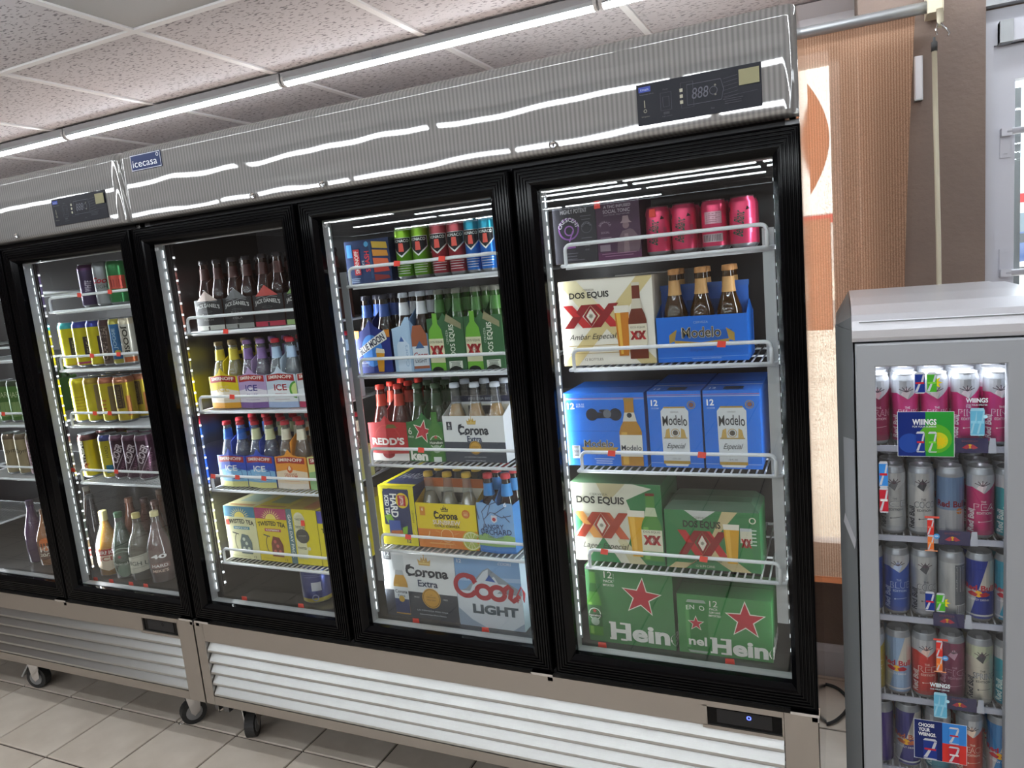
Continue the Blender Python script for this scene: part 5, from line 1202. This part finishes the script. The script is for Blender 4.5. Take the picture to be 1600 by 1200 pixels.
big_bottle('clear', '2c4a34', -.514, .16, 'large dark green bottle with round white emblem next to the orange drink', .262, .042, '4a6a50', drink='3a5a44', draw=lambda P: P.ring(.5, .7, .3, .03, 'a8b8a8', 20, 160).ring(.5, .5, .36, .03, '8a9c8c').star(.42, .75, .07, 'a84a4c').r(.05, .42, .95, .56, '2a4232').t('Heineken', .5, .49, .1, 'd8dcd0', w=.7).e(.5, .25, .2, '7a8c7c'))
big_bottle('clear', 'e0dcd0', -.421, .165, 'large clear bottle with a tilted cream paper label and yellow cap', .262, .048, 'c8b878', drink='6a6050', draw=lambda P: P.p([(.02, .15), (.98, .4), (.98, 1.0), (.02, .75)], 'c8c4b4').t('HIGH LIFE', .5, .58, .15, '5a6058', w=.8, bold=.02, rot=0, shear=0).line([(.1, .35), (.85, .52)], .01, '8a8c80').line([(.3, .78), (.6, .85)], .01, '8a8c80'))
big_bottle('clear', 'e0d0c8', -.318, .165, 'large clear bottle with white print on pink drink beside the door frame', .275, .047, 'd8cc9c', drink='7a5450', draw=lambda P: P.t('40', .5, .85, .14, 'e8e4e0', w=.4, bold=.03).r(.25, .45, .75, .62, '8a6a64').t('HARD', .5, .53, .1, 'e0dcd8', w=.4, bold=.02).t("MIKE'S", .5, .36, .1, 'd8b8a8', w=.4, bold=.02))
for i, (x, y, cc_) in enumerate(((-.63, .30, '5a3424'), (-.55, .31, '3c1e18'), (-.465, .29, '4a2c24'), (-.38, .30, '2c3c28'), (-.30, .29, '3c4430'), (-.59, .42, '4a2a20'), (-.45, .43, '3a2420'))):
    big_bottle('glass', cc_, x, y, ['brown bottle with a pale neck band at the left of the rear rows', 'dark maroon bottle in the rear behind the orange drink', 'brown bottle in the rear behind the round emblem', 'olive bottle in the rear behind the cream label', 'grey-green bottle in the rear beside the door frame', 'brown bottle deepest at the left of the cooler floor', 'dark bottle deepest in the middle of the cooler floor'][i], .27, .036, ['6a4a3c', '3a2a2a', '5a4440', 'c8c09a', 'b8b08a', '5a4a40', '4a4040'][i])

# ---- left cooler, middle door (cut off by the photo's edge) -----------
b0 = -1.0085
carrier_end('4f8a3c', -1.125, .118, 1.19, 'green carrier with red double-X emblem at the photo\'s left edge', xxg, '35682c', hs=.15, hp=.165, bt=('glass', '1f4a18', '6a6a60', '3a6a2c'), glabel='green bottle in the carrier at the left edge', y=.245)
for i, (x, cc_) in enumerate(((-1.06, '4c7a34'), (-.985, '3f6a2c'), (-.92, '4a6a34'))):
    tallcan('ge', x, 1.19, cc_, ['left', 'middle', 'right'][i] + ' tall green can on the second lowest shelf at the left edge', lambda P: P.r(.3, .1, .7, .5, '8fae6c').t('HARD', .5, .7, .15, 'c8d8a8', w=.5), '2c3c24', row=False, y=.16+.0*i)
for i, (x, cc_) in enumerate(((-1.08, 'a89a7a'), (-1.0, 'a89a7a'), (-.925, '8a6a70'))):
    tallcan('cc%d' % (i == 2), x, .97, cc_, ['left beige can lettered in black script at the left edge', 'right beige can lettered in black script at the left edge', 'mauve striped can beside the beige script cans'][i], (lambda P: P.t('Cayman', .5, .6, .16, '3a3428', w=.7, shear=.3)) if i < 2 else (lambda P: P.lines(.2, .8, .85, 8, .09, .03, 'b8a0a4')), '6a5a48', row=False)
for i, (x, y, cc_, h, r, cap, lb) in enumerate(((-1.12, .2, '4a2c54', .27, .04, '3a2a40', 'purple bottle at the left edge of the cooler floor'), (-1.02, .19, '8a5a34', .24, .044, '6a4a30', 'amber round-shouldered bottle with a white letter label'), (-.932, .21, '3a3c44', .27, .036, '5a5a5a', 'dark clear bottle with a beige square label'), (-.885, .31, '2c2a30', .27, .036, '4a4a4c', 'slim dark bottle behind the beige-labelled one'), (-1.1, .36, '3a2a34', .28, .036, '4a3c44', 'dark bottle in the rear at the left edge'), (-1.0, .38, '4a3c34', .28, .036, '8a8478', 'brown bottle in the rear at the left edge'))):
    big_bottle('glass', cc_, x, y, lb, h, r, cap, draw=(lambda P: P.r(.2, .2, .8, .9, '5a3424').t('MD', .5, .65, .25, 'f0ece0', w=.4, bold=.03).t('20/20', .5, .4, .14, 'e0dcc8', w=.45, bold=.02).e(.5, .85, .2, 'c86a2c')) if i == 1 else ((lambda P: P.p([(.1, .1), (.9, .2), (.9, .8), (.1, .7)], 'a8a484')) if i == 2 else None))

for i, (x, z, y, lb) in enumerate(((1.46, FZ+.004, .088, 'under the large green star carton'), (1.80, FZ+.004, .088, 'under the lower green star carton'), (.86, FZ+.004, .088, 'under the white and charcoal carton'), (1.10, FZ+.004, .088, 'under the snowy mountain carton'), (.16, FZ+.004, .088, 'at the left of the nearly empty floor bay'), (.41, FZ+.004, .088, 'in front of the blue tin'),
    (-.61, FZ+.004, .088, 'in front of the orange drink bottle'), (-.52, FZ+.004, .088, 'in front of the dark green bottle'), (-.41, FZ+.004, .088, 'in front of the cream-labelled bottle'), (-.33, FZ+.004, .088, 'in front of the pink drink bottle'))):
    sticker(x, z+.004, y, 'red price sticker ' + lb)
for x, z, y, lb in ((.105, .835, .1175, 'stuck on the pale cream tea carton'), (.44, .85, .1175, 'stuck on the yellow variety tea carton'), (1.527, z1+.14, .1175, 'stuck on the plum carton corner'), (1.665, z1+.103, .1178, 'stuck near the top of the leftmost pink can')):
    sticker(x, z, y, 'red price sticker ' + lb, w=.016, h=.02)

# ------------------------------------------------------------------ roller blind, wand, wall plate, cords
def blind_mat():
    M = bpy.data.materials.new('blind_weave'); M.use_nodes = True; nt = M.node_tree; nt.nodes.clear(); L = nt.links.new
    out = N(nt, 'ShaderNodeOutputMaterial'); tc = N(nt, 'ShaderNodeTexCoord')
    wv = N(nt, 'ShaderNodeTexWave'); wv.bands_direction = 'X'; wv.inputs['Scale'].default_value = 46; wv.inputs['Distortion'].default_value = .6; wv.inputs['Detail'].default_value = 2; wv.inputs['Detail Scale'].default_value = 3
    L(tc.outputs['Object'], wv.inputs['Vector'])
    mp = N(nt, 'ShaderNodeMapping'); mp.inputs['Scale'].default_value = (420, 420, 420); L(tc.outputs['Object'], mp.inputs['Vector'])
    ns = N(nt, 'ShaderNodeTexNoise'); ns.inputs['Scale'].default_value = 1; ns.inputs['Detail'].default_value = 1; L(mp.outputs[0], ns.inputs['Vector'])
    cr = N(nt, 'ShaderNodeMix', data_type='RGBA'); cr.inputs[6].default_value = (*c('b48a70'), 1); cr.inputs[7].default_value = (*c('dcb498'), 1); L(wv.outputs[0], cr.inputs[0])
    df = N(nt, 'ShaderNodeBsdfDiffuse'); tl = N(nt, 'ShaderNodeBsdfTranslucent'); tr = N(nt, 'ShaderNodeBsdfTransparent')
    L(cr.outputs[2], df.inputs[0]); L(cr.outputs[2], tl.inputs[0]); tr.inputs[0].default_value = (*c('ffeedd'), 1)
    m1 = N(nt, 'ShaderNodeMixShader'); m1.inputs[0].default_value = .5; L(df.outputs[0], m1.inputs[1]); L(tl.outputs[0], m1.inputs[2])
    rp = N(nt, 'ShaderNodeMapRange'); rp.inputs['From Min'].default_value = .3; rp.inputs['From Max'].default_value = .7; rp.inputs['To Min'].default_value = .12; rp.inputs['To Max'].default_value = .46; L(ns.outputs[0], rp.inputs[0])
    m2 = N(nt, 'ShaderNodeMixShader'); L(rp.outputs[0], m2.inputs[0]); L(m1.outputs[0], m2.inputs[1]); L(tr.outputs[0], m2.inputs[2]); L(m2.outputs[0], out.inputs[0])
    MATS['blind_weave'] = M
blind_mat()
mat('beige_plastic', c('cfc6ae'), rough=.4)
bl = empty('roller_blind', (1.77, .6, .59)); tag(bl, 'tan woven roller blind hanging in front of the bright window', 'blind')
q = MB(); zt, zb = 2.165, .59
n = 12
def edge(z):
    t = (z-zb)/(zt-zb); return 2.272-.05*(1-t)*(1-.25*(1-t))-.012*math.sin(PI*t)
nx = 10; vs = []; fs = []
for j in range(n+1):
    z = zb+(zt-zb)*j/n; xr = edge(z)
    for i in range(nx+1):
        x = 1.25+(xr-1.25)*i/nx; vs.append((x-1.77, .004*math.sin(i*1.7)*(1-j/n), z-.59))
k = len(vs); vs += [(a, b+.0012, c_) for a, b, c_ in vs]
for j in range(n):
    for i in range(nx):
        a = j*(nx+1)+i; fs.append((a, a+1, a+nx+2, a+nx+1))
q.add(vs, fs, mk='blind_weave', smooth=True); q.v = q.v[:k]; q.build('fabric', bl)
q = MB(); q.bbox(1.25-1.77, 2.225-1.77, -.006, .006, -.008, .008, .002, mk='decal'); q.build('bottom_bar', bl)
q = MB(); q.tube([(1.25-1.77, -.004, 2.178-.59), (2.298-1.77, -.004, 2.178-.59)], .015, n=16, mk='alu'); q.build('roller_tube', bl)
q = MB(); q.bbox(2.298-1.77, 2.335-1.77, -.025, .055, 2.158-.59, 2.235-.59, .004, mk='beige_plastic'); q.tube([(.555, -.03, 1.572), (.556, -.032, 1.54), (.552, -.034, 1.528)], .008, mk='beige_plastic'); q.build('end_bracket', bl)
q = MB(); q.tube([(.548, -.036, 1.535), (.545, -.036, 1.522), (.548, -.036, 1.508)], .0028, n=6, mk='chrome'); q.tube([(.556, -.036, 1.535), (.568, -.038, 1.52), (.575, -.036, 1.508), (.571, -.036, 1.502)], .0028, n=6, mk='chrome'); q.build('metal_hook', bl)
wd = MB(); wd.tube([(2.3115, .562, 2.062), (2.3135, .562, 1.9), (2.318, .562, 1.6), (2.322, .562, 1.1)], .0062, n=10, mk='beige_plastic'); wo = wd.build('blind_wand'); tag(wo, 'long cream wand hanging from the hook at the blind bracket', 'wand')
q = MB(); q.lathe([(0, 0), (.0075, 0), (.0075, .022), (.003, .026), (.003, .034), (0, .034)], 12, mk='rubber', at=(2.3113, .562, 2.060)); q.build('black_collar', wo)
q = MB(); q.bbox(2.272, 2.292, .63, .6597, 1.961, 2.07, .003, mk='white_paint'); q.box(2.272, 2.292, .632, .6597, 1.958, 1.961, mk='grey_metal'); tag(q.build('wall_plate'), 'narrow white sensor box on the brown pier beside the blind', 'sensor')
q = MB()
def smooth(pts, n=6):
    o = []
    P_ = [pts[0]]+pts+[pts[-1]]
    for i in range(1, len(P_)-2):
        a, b_, c_, d = [Vector(p) for p in P_[i-1:i+3]]
        for k in range(n):
            t = k/n; o.append(tuple(.5*((2*b_)+(-a+c_)*t+(2*a-5*b_+4*c_-d)*t*t+(-a+3*b_-3*c_+d)*t**3)))
    o.append(tuple(pts[-1])); return o
q.tube(smooth([(1.86, 1.0, .006), (1.96, 1.0, .006), (2.03, .985, .006), (2.068, .92, .006), (2.064, .85, .006), (2.02, .765, .006), (1.95, .73, .006), (1.85, .74, .006)]), .0055, n=8, mk='rubber'); tag(q.build('power_cord'), 'black power cord looping out on the floor beside the cooler', 'cord')
q = MB(); q.tube(smooth([(-.262, .16, .002), (-.285, .13, .002), (-.298, .105, .002), (-.285, .095, .002), (-.272, .11, .002), (-.255, .15, .012)]), .0012, n=5, mk='chrome'); tag(q.build('wire_hook'), 'small bent wire hook lying on the floor near the caster', 'hook')

# ------------------------------------------------------------------ slim drinks cooler at the right edge
mat('slim_grey', c('a4a7ac'), rough=.45, metal=.1); mat('slim_side', c('777a7c'), rough=.5, metal=.1); mat('slim_top', c('dcdce2'), rough=.28, metal=.35)
mat('liner', c('c8c8d2'), rough=.4)
SX0, SX1, SY = 2.104, 2.397, -.1
sc = empty('slim_cooler', (2.25, .13, 0)); tag(sc, 'small grey glass-door energy drink cooler at the right edge', 'cooler'); oo = (-2.25, -.13, 0)
def SB(mb, name, parent=None):
    o = mb.build(name, parent or sc); o.location = oo if parent is None else (0,0,0); return o
q = MB(); q.prism([(2.068, .02), (2.1, SY+.008), (2.1005, SY+.06), (2.1005, .36), (2.068, .36)], .04, 1.425, mk='slim_side'); sl_ = SB(q, 'side_panel')
q = MB(); q.prism([(2.433, .02), (2.433, .36), (2.4005, .36), (2.4005, SY+.06), (2.401, SY+.008)], .04, 1.425, mk='slim_side'); SB(q, 'side_panel')
# finger grip let into the left side
q = MB(); ug = Vector((2.1-2.068, SY+.008-.02, 0)); nn = Vector((ug.y, -ug.x, 0)).normalized(); nn = nn if nn.x < 0 else -nn
def gp(t, z, d=.0006): p_ = Vector((2.068, .02, 0))+ug*t+nn*d; return (p_.x, p_.y, z)
q.add([gp(.35, 1.0), gp(.98, .965), gp(.98, 1.2), gp(.35, 1.19)], [(0, 1, 2, 3)], mk='slim_grey'); q.add([gp(.35, 1.0, .004), gp(.98, .965, .004), gp(.98, .985, .0012), gp(.35, 1.02, .0012)], [(0, 1, 2, 3)], mk='slim_top'); q.build('finger_grip', sl_)
q = MB(); q.box(2.1005, 2.4005, .33, .36, .04, 1.40, mk='liner'); SB(q, 'back_panel')
q = MB(); q.box(2.1005, 2.4005, -.04, .33, .04, .1, mk='slim_side'); q.box(2.1005, 2.4005, -.04, .33, 1.375, 1.4, mk='liner'); SB(q, 'liner_cap')
pr_ = [(.36, 1.402), (SY+.004, 1.402), (SY-.003, 1.41), (SY-.004, 1.425), (SY+.0, 1.444), (SY+.012, 1.455), (-.03, 1.47), (.08, 1.479), (.36, 1.479)]
q = MB(); q.prism(pr_, 2.099, 2.40, mk='slim_top', axis='x'); hdd = SB(q, 'hood')
q = MB(); q.prism([(y+(.0 if y > .1 else .01), z-(.003 if z > 1.41 else 0)) for y, z in pr_], 2.401, 2.432, mk='slim_top', axis='x'); SB(q, 'hood_end')
q = MB(); q.add([(2.0695, .36, 1.426), (2.098, .36, 1.478), (2.098, -.03, 1.468), (2.0985, SY+.012, 1.452), (2.098, SY+.006, 1.426), (2.0695, .03, 1.426)], [(0, 1, 2, 3, 4, 5)][:1], mk='slim_side'); SB(q, 'hood_end')
q = MB(); q.line = None; q.box(2.112, 2.388, SY-.0052, SY-.0035, 1.4405, 1.4425, mk='slim_side'); q.build('groove', hdd)
def sring(i0, y, z0=.06, z1=1.398): return [(SX0+i0, y, z0+i0), (SX1-i0, y, z0+i0), (SX1-i0, y, z1-i0*1.3), (SX0+i0, y, z1-i0*1.3)]
q = MB(); q.rings([sring(0, SY+.035), sring(0, SY+.003), sring(.003, SY), sring(.0345, SY), sring(.036, SY+.002), sring(.036, SY+.03), sring(0, SY+.035)], mk='slim_grey'); dr_ = SB(q, 'cooler_door')
q = MB(); q.rings([sring(-.003, SY+.0355), sring(.03, SY+.0355), sring(.03, SY+.038), sring(-.003, SY+.038), sring(-.003, SY+.0355)], mk='rubber'); q.build('gasket', dr_)
q = MB(); q.box(SX0+.036, SX1-.036, SY+.004, SY+.008, .1, 1.35, mk='door_glass'); q.build('glass_pane', dr_)
# stickers on the glass
def art(x0, x1, z0, z1, nm, draw, y=SY+.0037):
    P = Pr(x1-x0, z1-z0, lambda u, v, e: (x0+u, y-e, z0+v), mk='plastic'); draw(P); return P.mb.build(nm, dr_)
def mini(P, cu, v0, w, h, a, b, cap='c8ccd4'):
    P.p([(cu-w/2, v0+.04*h), (cu-w*.4, v0), (cu+w*.4, v0), (cu+w/2, v0+.04*h), (cu+w/2, v0+.92*h), (cu+w*.38, v0+h), (cu-w*.38, v0+h), (cu-w/2, v0+.92*h)], cap)
    P.p([(cu-w/2, v0+.05*h), (cu+w/2, v0+.05*h), (cu+w/2, v0+.9*h), (cu-w/2, v0+.9*h)], a)
    P.p([(cu-w*.5, v0+.08*h), (cu-w*.22, v0+.08*h), (cu+w*.1, v0+.48*h), (cu-w*.1, v0+.48*h)], cap); P.p([(cu+w*.08, v0+.5*h), (cu+w*.3, v0+.5*h), (cu+w*.5, v0+.88*h), (cu+w*.3, v0+.88*h)], cap)
    P.r(cu-w*.42, v0+.45*h, cu+w*.42, v0+.54*h, b)
def st1(P):
    P.r(0, 0, 1, 1, 'dfe4e8'); P.r(.01, .01, .5, .99, '1c2f78'); P.r(.5, .01, .99, .99, '2f9a3c'); P.e(.22, .3, .2, '2a4ca0'); P.e(.66, .4, .3, '5fae30'); P.e(.72, .36, .17, 'c8cc2c'); P.star(.76, .34, .12, 'e0c820', .55, 9)
    P.t('WIIINGS', .48, .77, .13, 'f4f6f8', w=.42, bold=.03); P.t('FOR YOUR SUMMER', .48, .67, .04, 'e0e8e8', w=.42, bold=.01); mini(P, .41, .1, .15, .46, '223a8c', 'c22c3c'); mini(P, .62, .1, .15, .46, '4fae34', '7fd04c')
art(2.177, 2.275, 1.169, 1.26, 'door_sticker', st1)
def st2(P):
    P.r(0, 0, 1, 1, 'dfe4e8'); P.r(.01, .01, .54, .99, '1a2a66'); P.r(.54, .48, .99, .99, '3a86d8'); P.r(.54, .01, .99, .48, 'd83a34')
    for k, s in enumerate(('CHOOSE', 'YOUR', 'WIIINGS.')): P.t(s, .24+(.015 if k == 2 else (-.04 if k == 1 else 0)), .87-k*.115, .09, 'f4f6f8', w=(.3, .22, .34)[k], bold=.03)
    mini(P, .31, .02, .26, .52, '223a8c', 'c22c3c'); mini(P, .76, .5, .19, .42, '3f8fe0', 'c22c3c'); mini(P, .76, .02, .2, .42, 'c22c3c', 'e8e8e8')
art(2.2, 2.296, .512, .602, 'door_sticker', st2)
def duo(P): mini(P, .24, 0, .38, 1, '223a8c', 'c22c3c'); P.star(.78, .5, .3, 'e8d42c', .5, 8); mini(P, .68, .02, .36, .96, '4fae34', '7fd04c')
art(2.206, 2.252, 1.296, 1.338, 'door_sticker', duo); art(2.221, 2.264, .845, .887, 'door_sticker', duo)
def wint(P): P.t('WIIINGS', .5, .92, .12, 'e8f4fa', w=.95, bold=.03); P.t('FOR YOUR WINTER', .5, .8, .04, 'd8ecf4', w=.9, bold=.01); mini(P, .38, 0, .34, .72, '6cb8d8', '8fd0e8', '9ccfe4'); mini(P, .66, 0, .34, .72, '6cb8d8', '8fd0e8', '9ccfe4'); P.e(.86, .5, .09, 'b8e4f4')
art(2.293, 2.331, 1.212, 1.287, 'door_sticker', wint); art(2.229, 2.267, .612, .69, 'door_sticker', wint)
def orn(P): P.r(.1, .94, .9, 1, 'd8584c'); mini(P, .42, .44, .36, .5, 'd83a34', 'e8786c'); mini(P, .42, .02, .34, .44, 'e87a3c', 'f0a060'); P.r(.1, 0, .8, .03, 'e89a6c'); P.e(.74, .44, .17, '4f9ad8'); P.t('NEW', .74, .44, .05, 'e8f0f8', w=.2, bold=.02)
art(2.22, 2.252, .974, 1.047, 'door_sticker', orn); art(2.234, 2.266, .714, .787, 'door_sticker', orn)
def lf(P): mini(P, .5, .5, .8, .5, '3f8fe0', 'c22c3c'); mini(P, .5, 0, .8, .5, 'c22c3c', 'e8e8e8')
art(2.141, 2.161, 1.05, 1.158, 'door_sticker', lf)

def rb_fruit(col, word, wc='e8dce4', top='b8bcc4'):
    def f(P):
        P.p([(0, .78), (.35, .8), (.62, .7), (1, .9), (1, 1), (0, 1)], top); P.p([(.45, .78), (.6, .7), (.68, .82), (.58, .9)], wc)
        for k in range(5): a = math.radians(30+k*30); P.line([(.58, .82), (.58+.2*math.cos(a), .82+.09*math.sin(a))], .02, '5a4a58'); P.l -= 1
        P.l += 1; P.t('THE', .6, .56, .035, wc, w=.12, bold=.01); P.t(word, .64, .47, .11, wc, w=.52, bold=.02); P.t(word, .645, .47, .095, col if col[0] != 'd' else 'c0c4ca', w=.5); P.t('EDITION', .62, .37, .04, wc, w=.34, bold=.01)
        P.t('Red Bull', .3, .24, .17, wc, w=.38, rot=88, bold=.03); P.line([(.5, .22), (.8, .24)], .01, wc); P.e(.5, .22, .02, wc)
    return f
def rb_classic(a, txt='b8283a'):
    def f(P):
        P.r(0, 0, 1, 1, 'b4b8be'); P.p([(0, .5), (.5, .5), (.72, 1), (0, 1)], a); P.p([(.28, 0), (1, 0), (1, .46), (.5, .5)], a); P.p([(.72, 1), (1, 1), (1, .5), (.5, .5)], 'c8c4be')
        P.t('Red Bull', .5, .53, .1, txt, w=.74, bold=.03); P.e(.5, .43, .09, 'e8b030'); P.p([(.22, .42), (.34, .47), (.48, .43), (.44, .38), (.3, .39)], txt); P.p([(.78, .42), (.66, .47), (.52, .43), (.56, .38), (.7, .39)], txt)
        P.t('ENERGY DRINK', .5, .33, .035, 'e8e8ee', w=.5); P.r(.1, .04, .9, .07, 'd8dade')
    return f
def rb_code(P): P.r(.62, .2, .98, .9, '6a7078'); P.lines(.64, .96, .86, 16, .028, .012, 'c0c4ca'); P.r(.66, .04, .92, .2, 'e0e2e4'); [P.r(.67+k*.03, .05, .685+k*.03, .19, '30343a') for k in range(8)]
SZ = (1.182, .99, .812, .628, .458, .28)
def ecan(key, x, z, base, label, draw=None, y=None, top='9a9ea4', turn=-.2, back=True, grp='energy drink cans'):
    y = SY+.036+.0275 if y is None else y
    o = can(key, x, y, z, .0246, .146, label, 'cans in the slim grey cooler', [(.93, base), (1, top)], draw, rz=turn, lid='a8abb0')
    if back:
        for k in (1, 2): can(key, x, y+.053*k, z, .0246, .146, ('second' if k == 1 else 'third') + '-row can behind the ' + label, 'rear rows of cans in the slim grey cooler', rz=turn+1.1*k)
rows = [
 (0, [(2.143, 'cran', '8a1f4c', 'cranberry red can at the top left of the slim cooler', rb_fruit('8a1f4c', 'CRAN', 'e0b8c4')), (2.195, 'pnk', 'c03a78', 'pink can on the top shelf left of the green cling', rb_fruit('c03a78', 'PINK')), (2.247, 'pnk', 'c03a78', 'deep pink can on the top shelf behind the square green sticker', None), (2.3, 'pnk', 'c03a78', 'pink can on the top shelf beside the winter cling', None), (2.355, 'pnk', 'c03a78', 'pink can at the top right of the slim cooler', None)]),
 (1, [(2.17, 'ice', 'b4b8bc', 'silver can behind the blue and red cling, second shelf left', rb_fruit('d4b8bc', 'ICE', '70747c', 'c4c8cc')), (2.222, 'wht', 'c4c6c8', 'white can with black upright word on the second shelf', rb_fruit('d4c6c8', 'COCO', '4a4e56', 'b4b8bc')), (2.274, 'sug', '7c94b4', 'steel blue can with red lettering on the second shelf', lambda P: P.r(0, .45, 1, .95, '6a86ac').t('Red Bull', .55, .5, .11, '7a2030', w=.7, bold=.03).e(.75, .38, .08, 'c87a2c').r(0, 0, 1, .4, 'a4a8b0')), (2.326, 'pch', 'b83a70', 'berry pink can with edition lettering on the second shelf', rb_fruit('b83a70', 'PEA')), (2.3755, 'tea', '3a9ca8', 'teal can at the right of the second shelf', rb_fruit('3a9ca8', 'CU', 'c8e8e8'))]),
 (2, [(2.1255, 'blu', '2a50a8', 'blue can half hidden by the frame, third shelf left', None), (2.1755, 'blu', '2a50a8', 'bright blue berry can on the third shelf', rb_fruit('2a50a8', 'BLUE', 'b8ccf0')), (2.2255, 'slv', 'a8acb2', 'silver can with dark upright word on the third shelf', rb_fruit('d8acb2', 'COCO', '50545c', 'b4b8bc')), (2.2755, 'cod', 'b0b4b8', 'silver can turned to its small print and barcode', rb_code), (2.3255, 'cla', '1f3a94', 'royal blue and silver quartered can with red lettering', rb_classic('1c3490')), (2.3755, 'tq', '2f8fb0', 'turquoise can at the right of the third shelf', rb_classic('2f8fae'))]),
 (3, [(2.1265, 'yel', 'b8a02c', 'yellow can half hidden by the frame, fourth shelf left', rb_fruit('b8a02c', 'TRO', 'e8e0a0')), (2.1762, 'sf', '8ca4c8', 'pale blue and silver quartered can on the fourth shelf', rb_classic('8ca8cc')), (2.2259, 'wat', 'c83a38', 'bright red can on the fourth shelf', rb_fruit('c83a38', 'RED', 'f0d0c8')), (2.2757, 'plm', '7a3a58', 'plum purple can on the fourth shelf', rb_fruit('7a3a58', 'FIG', 'b890a8', '7a3a58')), (2.3256, 'spr', 'c8c4b8', 'cream white can with edition lettering on the fourth shelf', rb_fruit('d8c4b8', 'SPRING', '4a4e56', 'b8c0a8'))]),
 (4, [(2.14, 'ppl', '4a3a7c', 'violet can half hidden by the frame, fifth shelf left', None), (2.193, 'cl2', '34347c', 'dark violet and silver quartered can on the fifth shelf', rb_classic('34347c', 'b8603c')), (2.25, 'te2', '4a90a4', 'teal can behind the lower winter cling', rb_fruit('4a90a4', 'SEA', 'c8e8e8')), (2.308, 'pe2', 'c8483c', 'peach red can to the right of the choose sticker', rb_fruit('c8483c', 'PEACH', 'f0d8c8')), (2.364, 'gl', '3a78b0', 'blue and silver quartered can at the right of the fifth shelf', rb_classic('3a7cb8'))])]
for ri, cs_ in rows:
    z = SZ[ri]
    for x, key, base, lb, dr in cs_:
        if key == 'blu' and dr is None: ecan('blu0', x, z, base, lb)
        else: ecan(key, x, z, base, lb, dr)
ecan('tq2', 2.3755, SZ[3], '3a9cb0', 'turquoise can at the right of the fourth shelf', rb_fruit('3a9cb0', 'SEA', 'c8e8e8'))
for k, z in enumerate(SZ):
    q = MB(); q.bbox(2.104, 2.397, SY+.0365, SY+.041, z-.012, z-.0, .001, mk='liner'); 
    for yy in (.1, .3): q.tube([(2.103, yy, z-.006), (2.398, yy, z-.006)], .0022, n=5)
    s_ = SB(q, 'shelf')
    q = MB()
    for i in range(22): x = 2.108+i*.0135; q.tube([(x, SY+.04, z-.0025), (x, .32, z-.0025)], .0016, n=4)
    o = q.build('wire', s_); o['kind'] = 'stuff'
    q = MB(); q.box(2.108, 2.393, SY+.0335, SY+.0345, z-.012, z+.022, mk='clear_plastic'); q.build('price_rail', s_)
    if 0 <= k < 4:
        x0 = (2.28, 2.25, 2.24, 2.262)[k]; W = .055
        P = Pr(W, .03, lambda u, v, e: (x0+u, SY+.0332-e, z-.012+v), mk='plastic')
        P.r(0, 0, 1, 1, '3c3a5c'); P.p([(1, 0), (1.25, 0), (1.22, 1), (1.05, 1)], 'b8bcc8'); P.e(.45, .45, .08, 'e8b030'); P.p([(.2, .35), (.38, .6), (.44, .4), (.36, .25)], 'b83a4c'); P.p([(.7, .35), (.52, .6), (.46, .4), (.54, .25)], 'b83a4c'); P.t('ENERGY', .45, .8, .14, '8a4a5c', w=.5)
        P.mb.build('price_label', s_)
q = MB()
for x in (2.12, 2.38):
    for y in (0, .3): q.lathe([(0, 0), (.014, 0), (.014, .04), (0, .04)], 10, mk='rubber', at=(x, y, 0))
o = SB(q, 'feet'); o['kind'] = 'stuff'
L = bpy.data.lights.new('slim_fill', 'AREA'); L.shape = 'RECTANGLE'; L.size = .26; L.size_y = .02; L.energy = 1.3; L.color = (.92, .94, 1)  # fill light added to brighten the cans, no known lamp in this cooler
lo = bpy.data.objects.new('slim_fill', L); COL.objects.link(lo); lo.parent = sc; lo.location = (0, SY+.045-.13, 1.372); lo.rotation_euler = (.25, 0, 0)
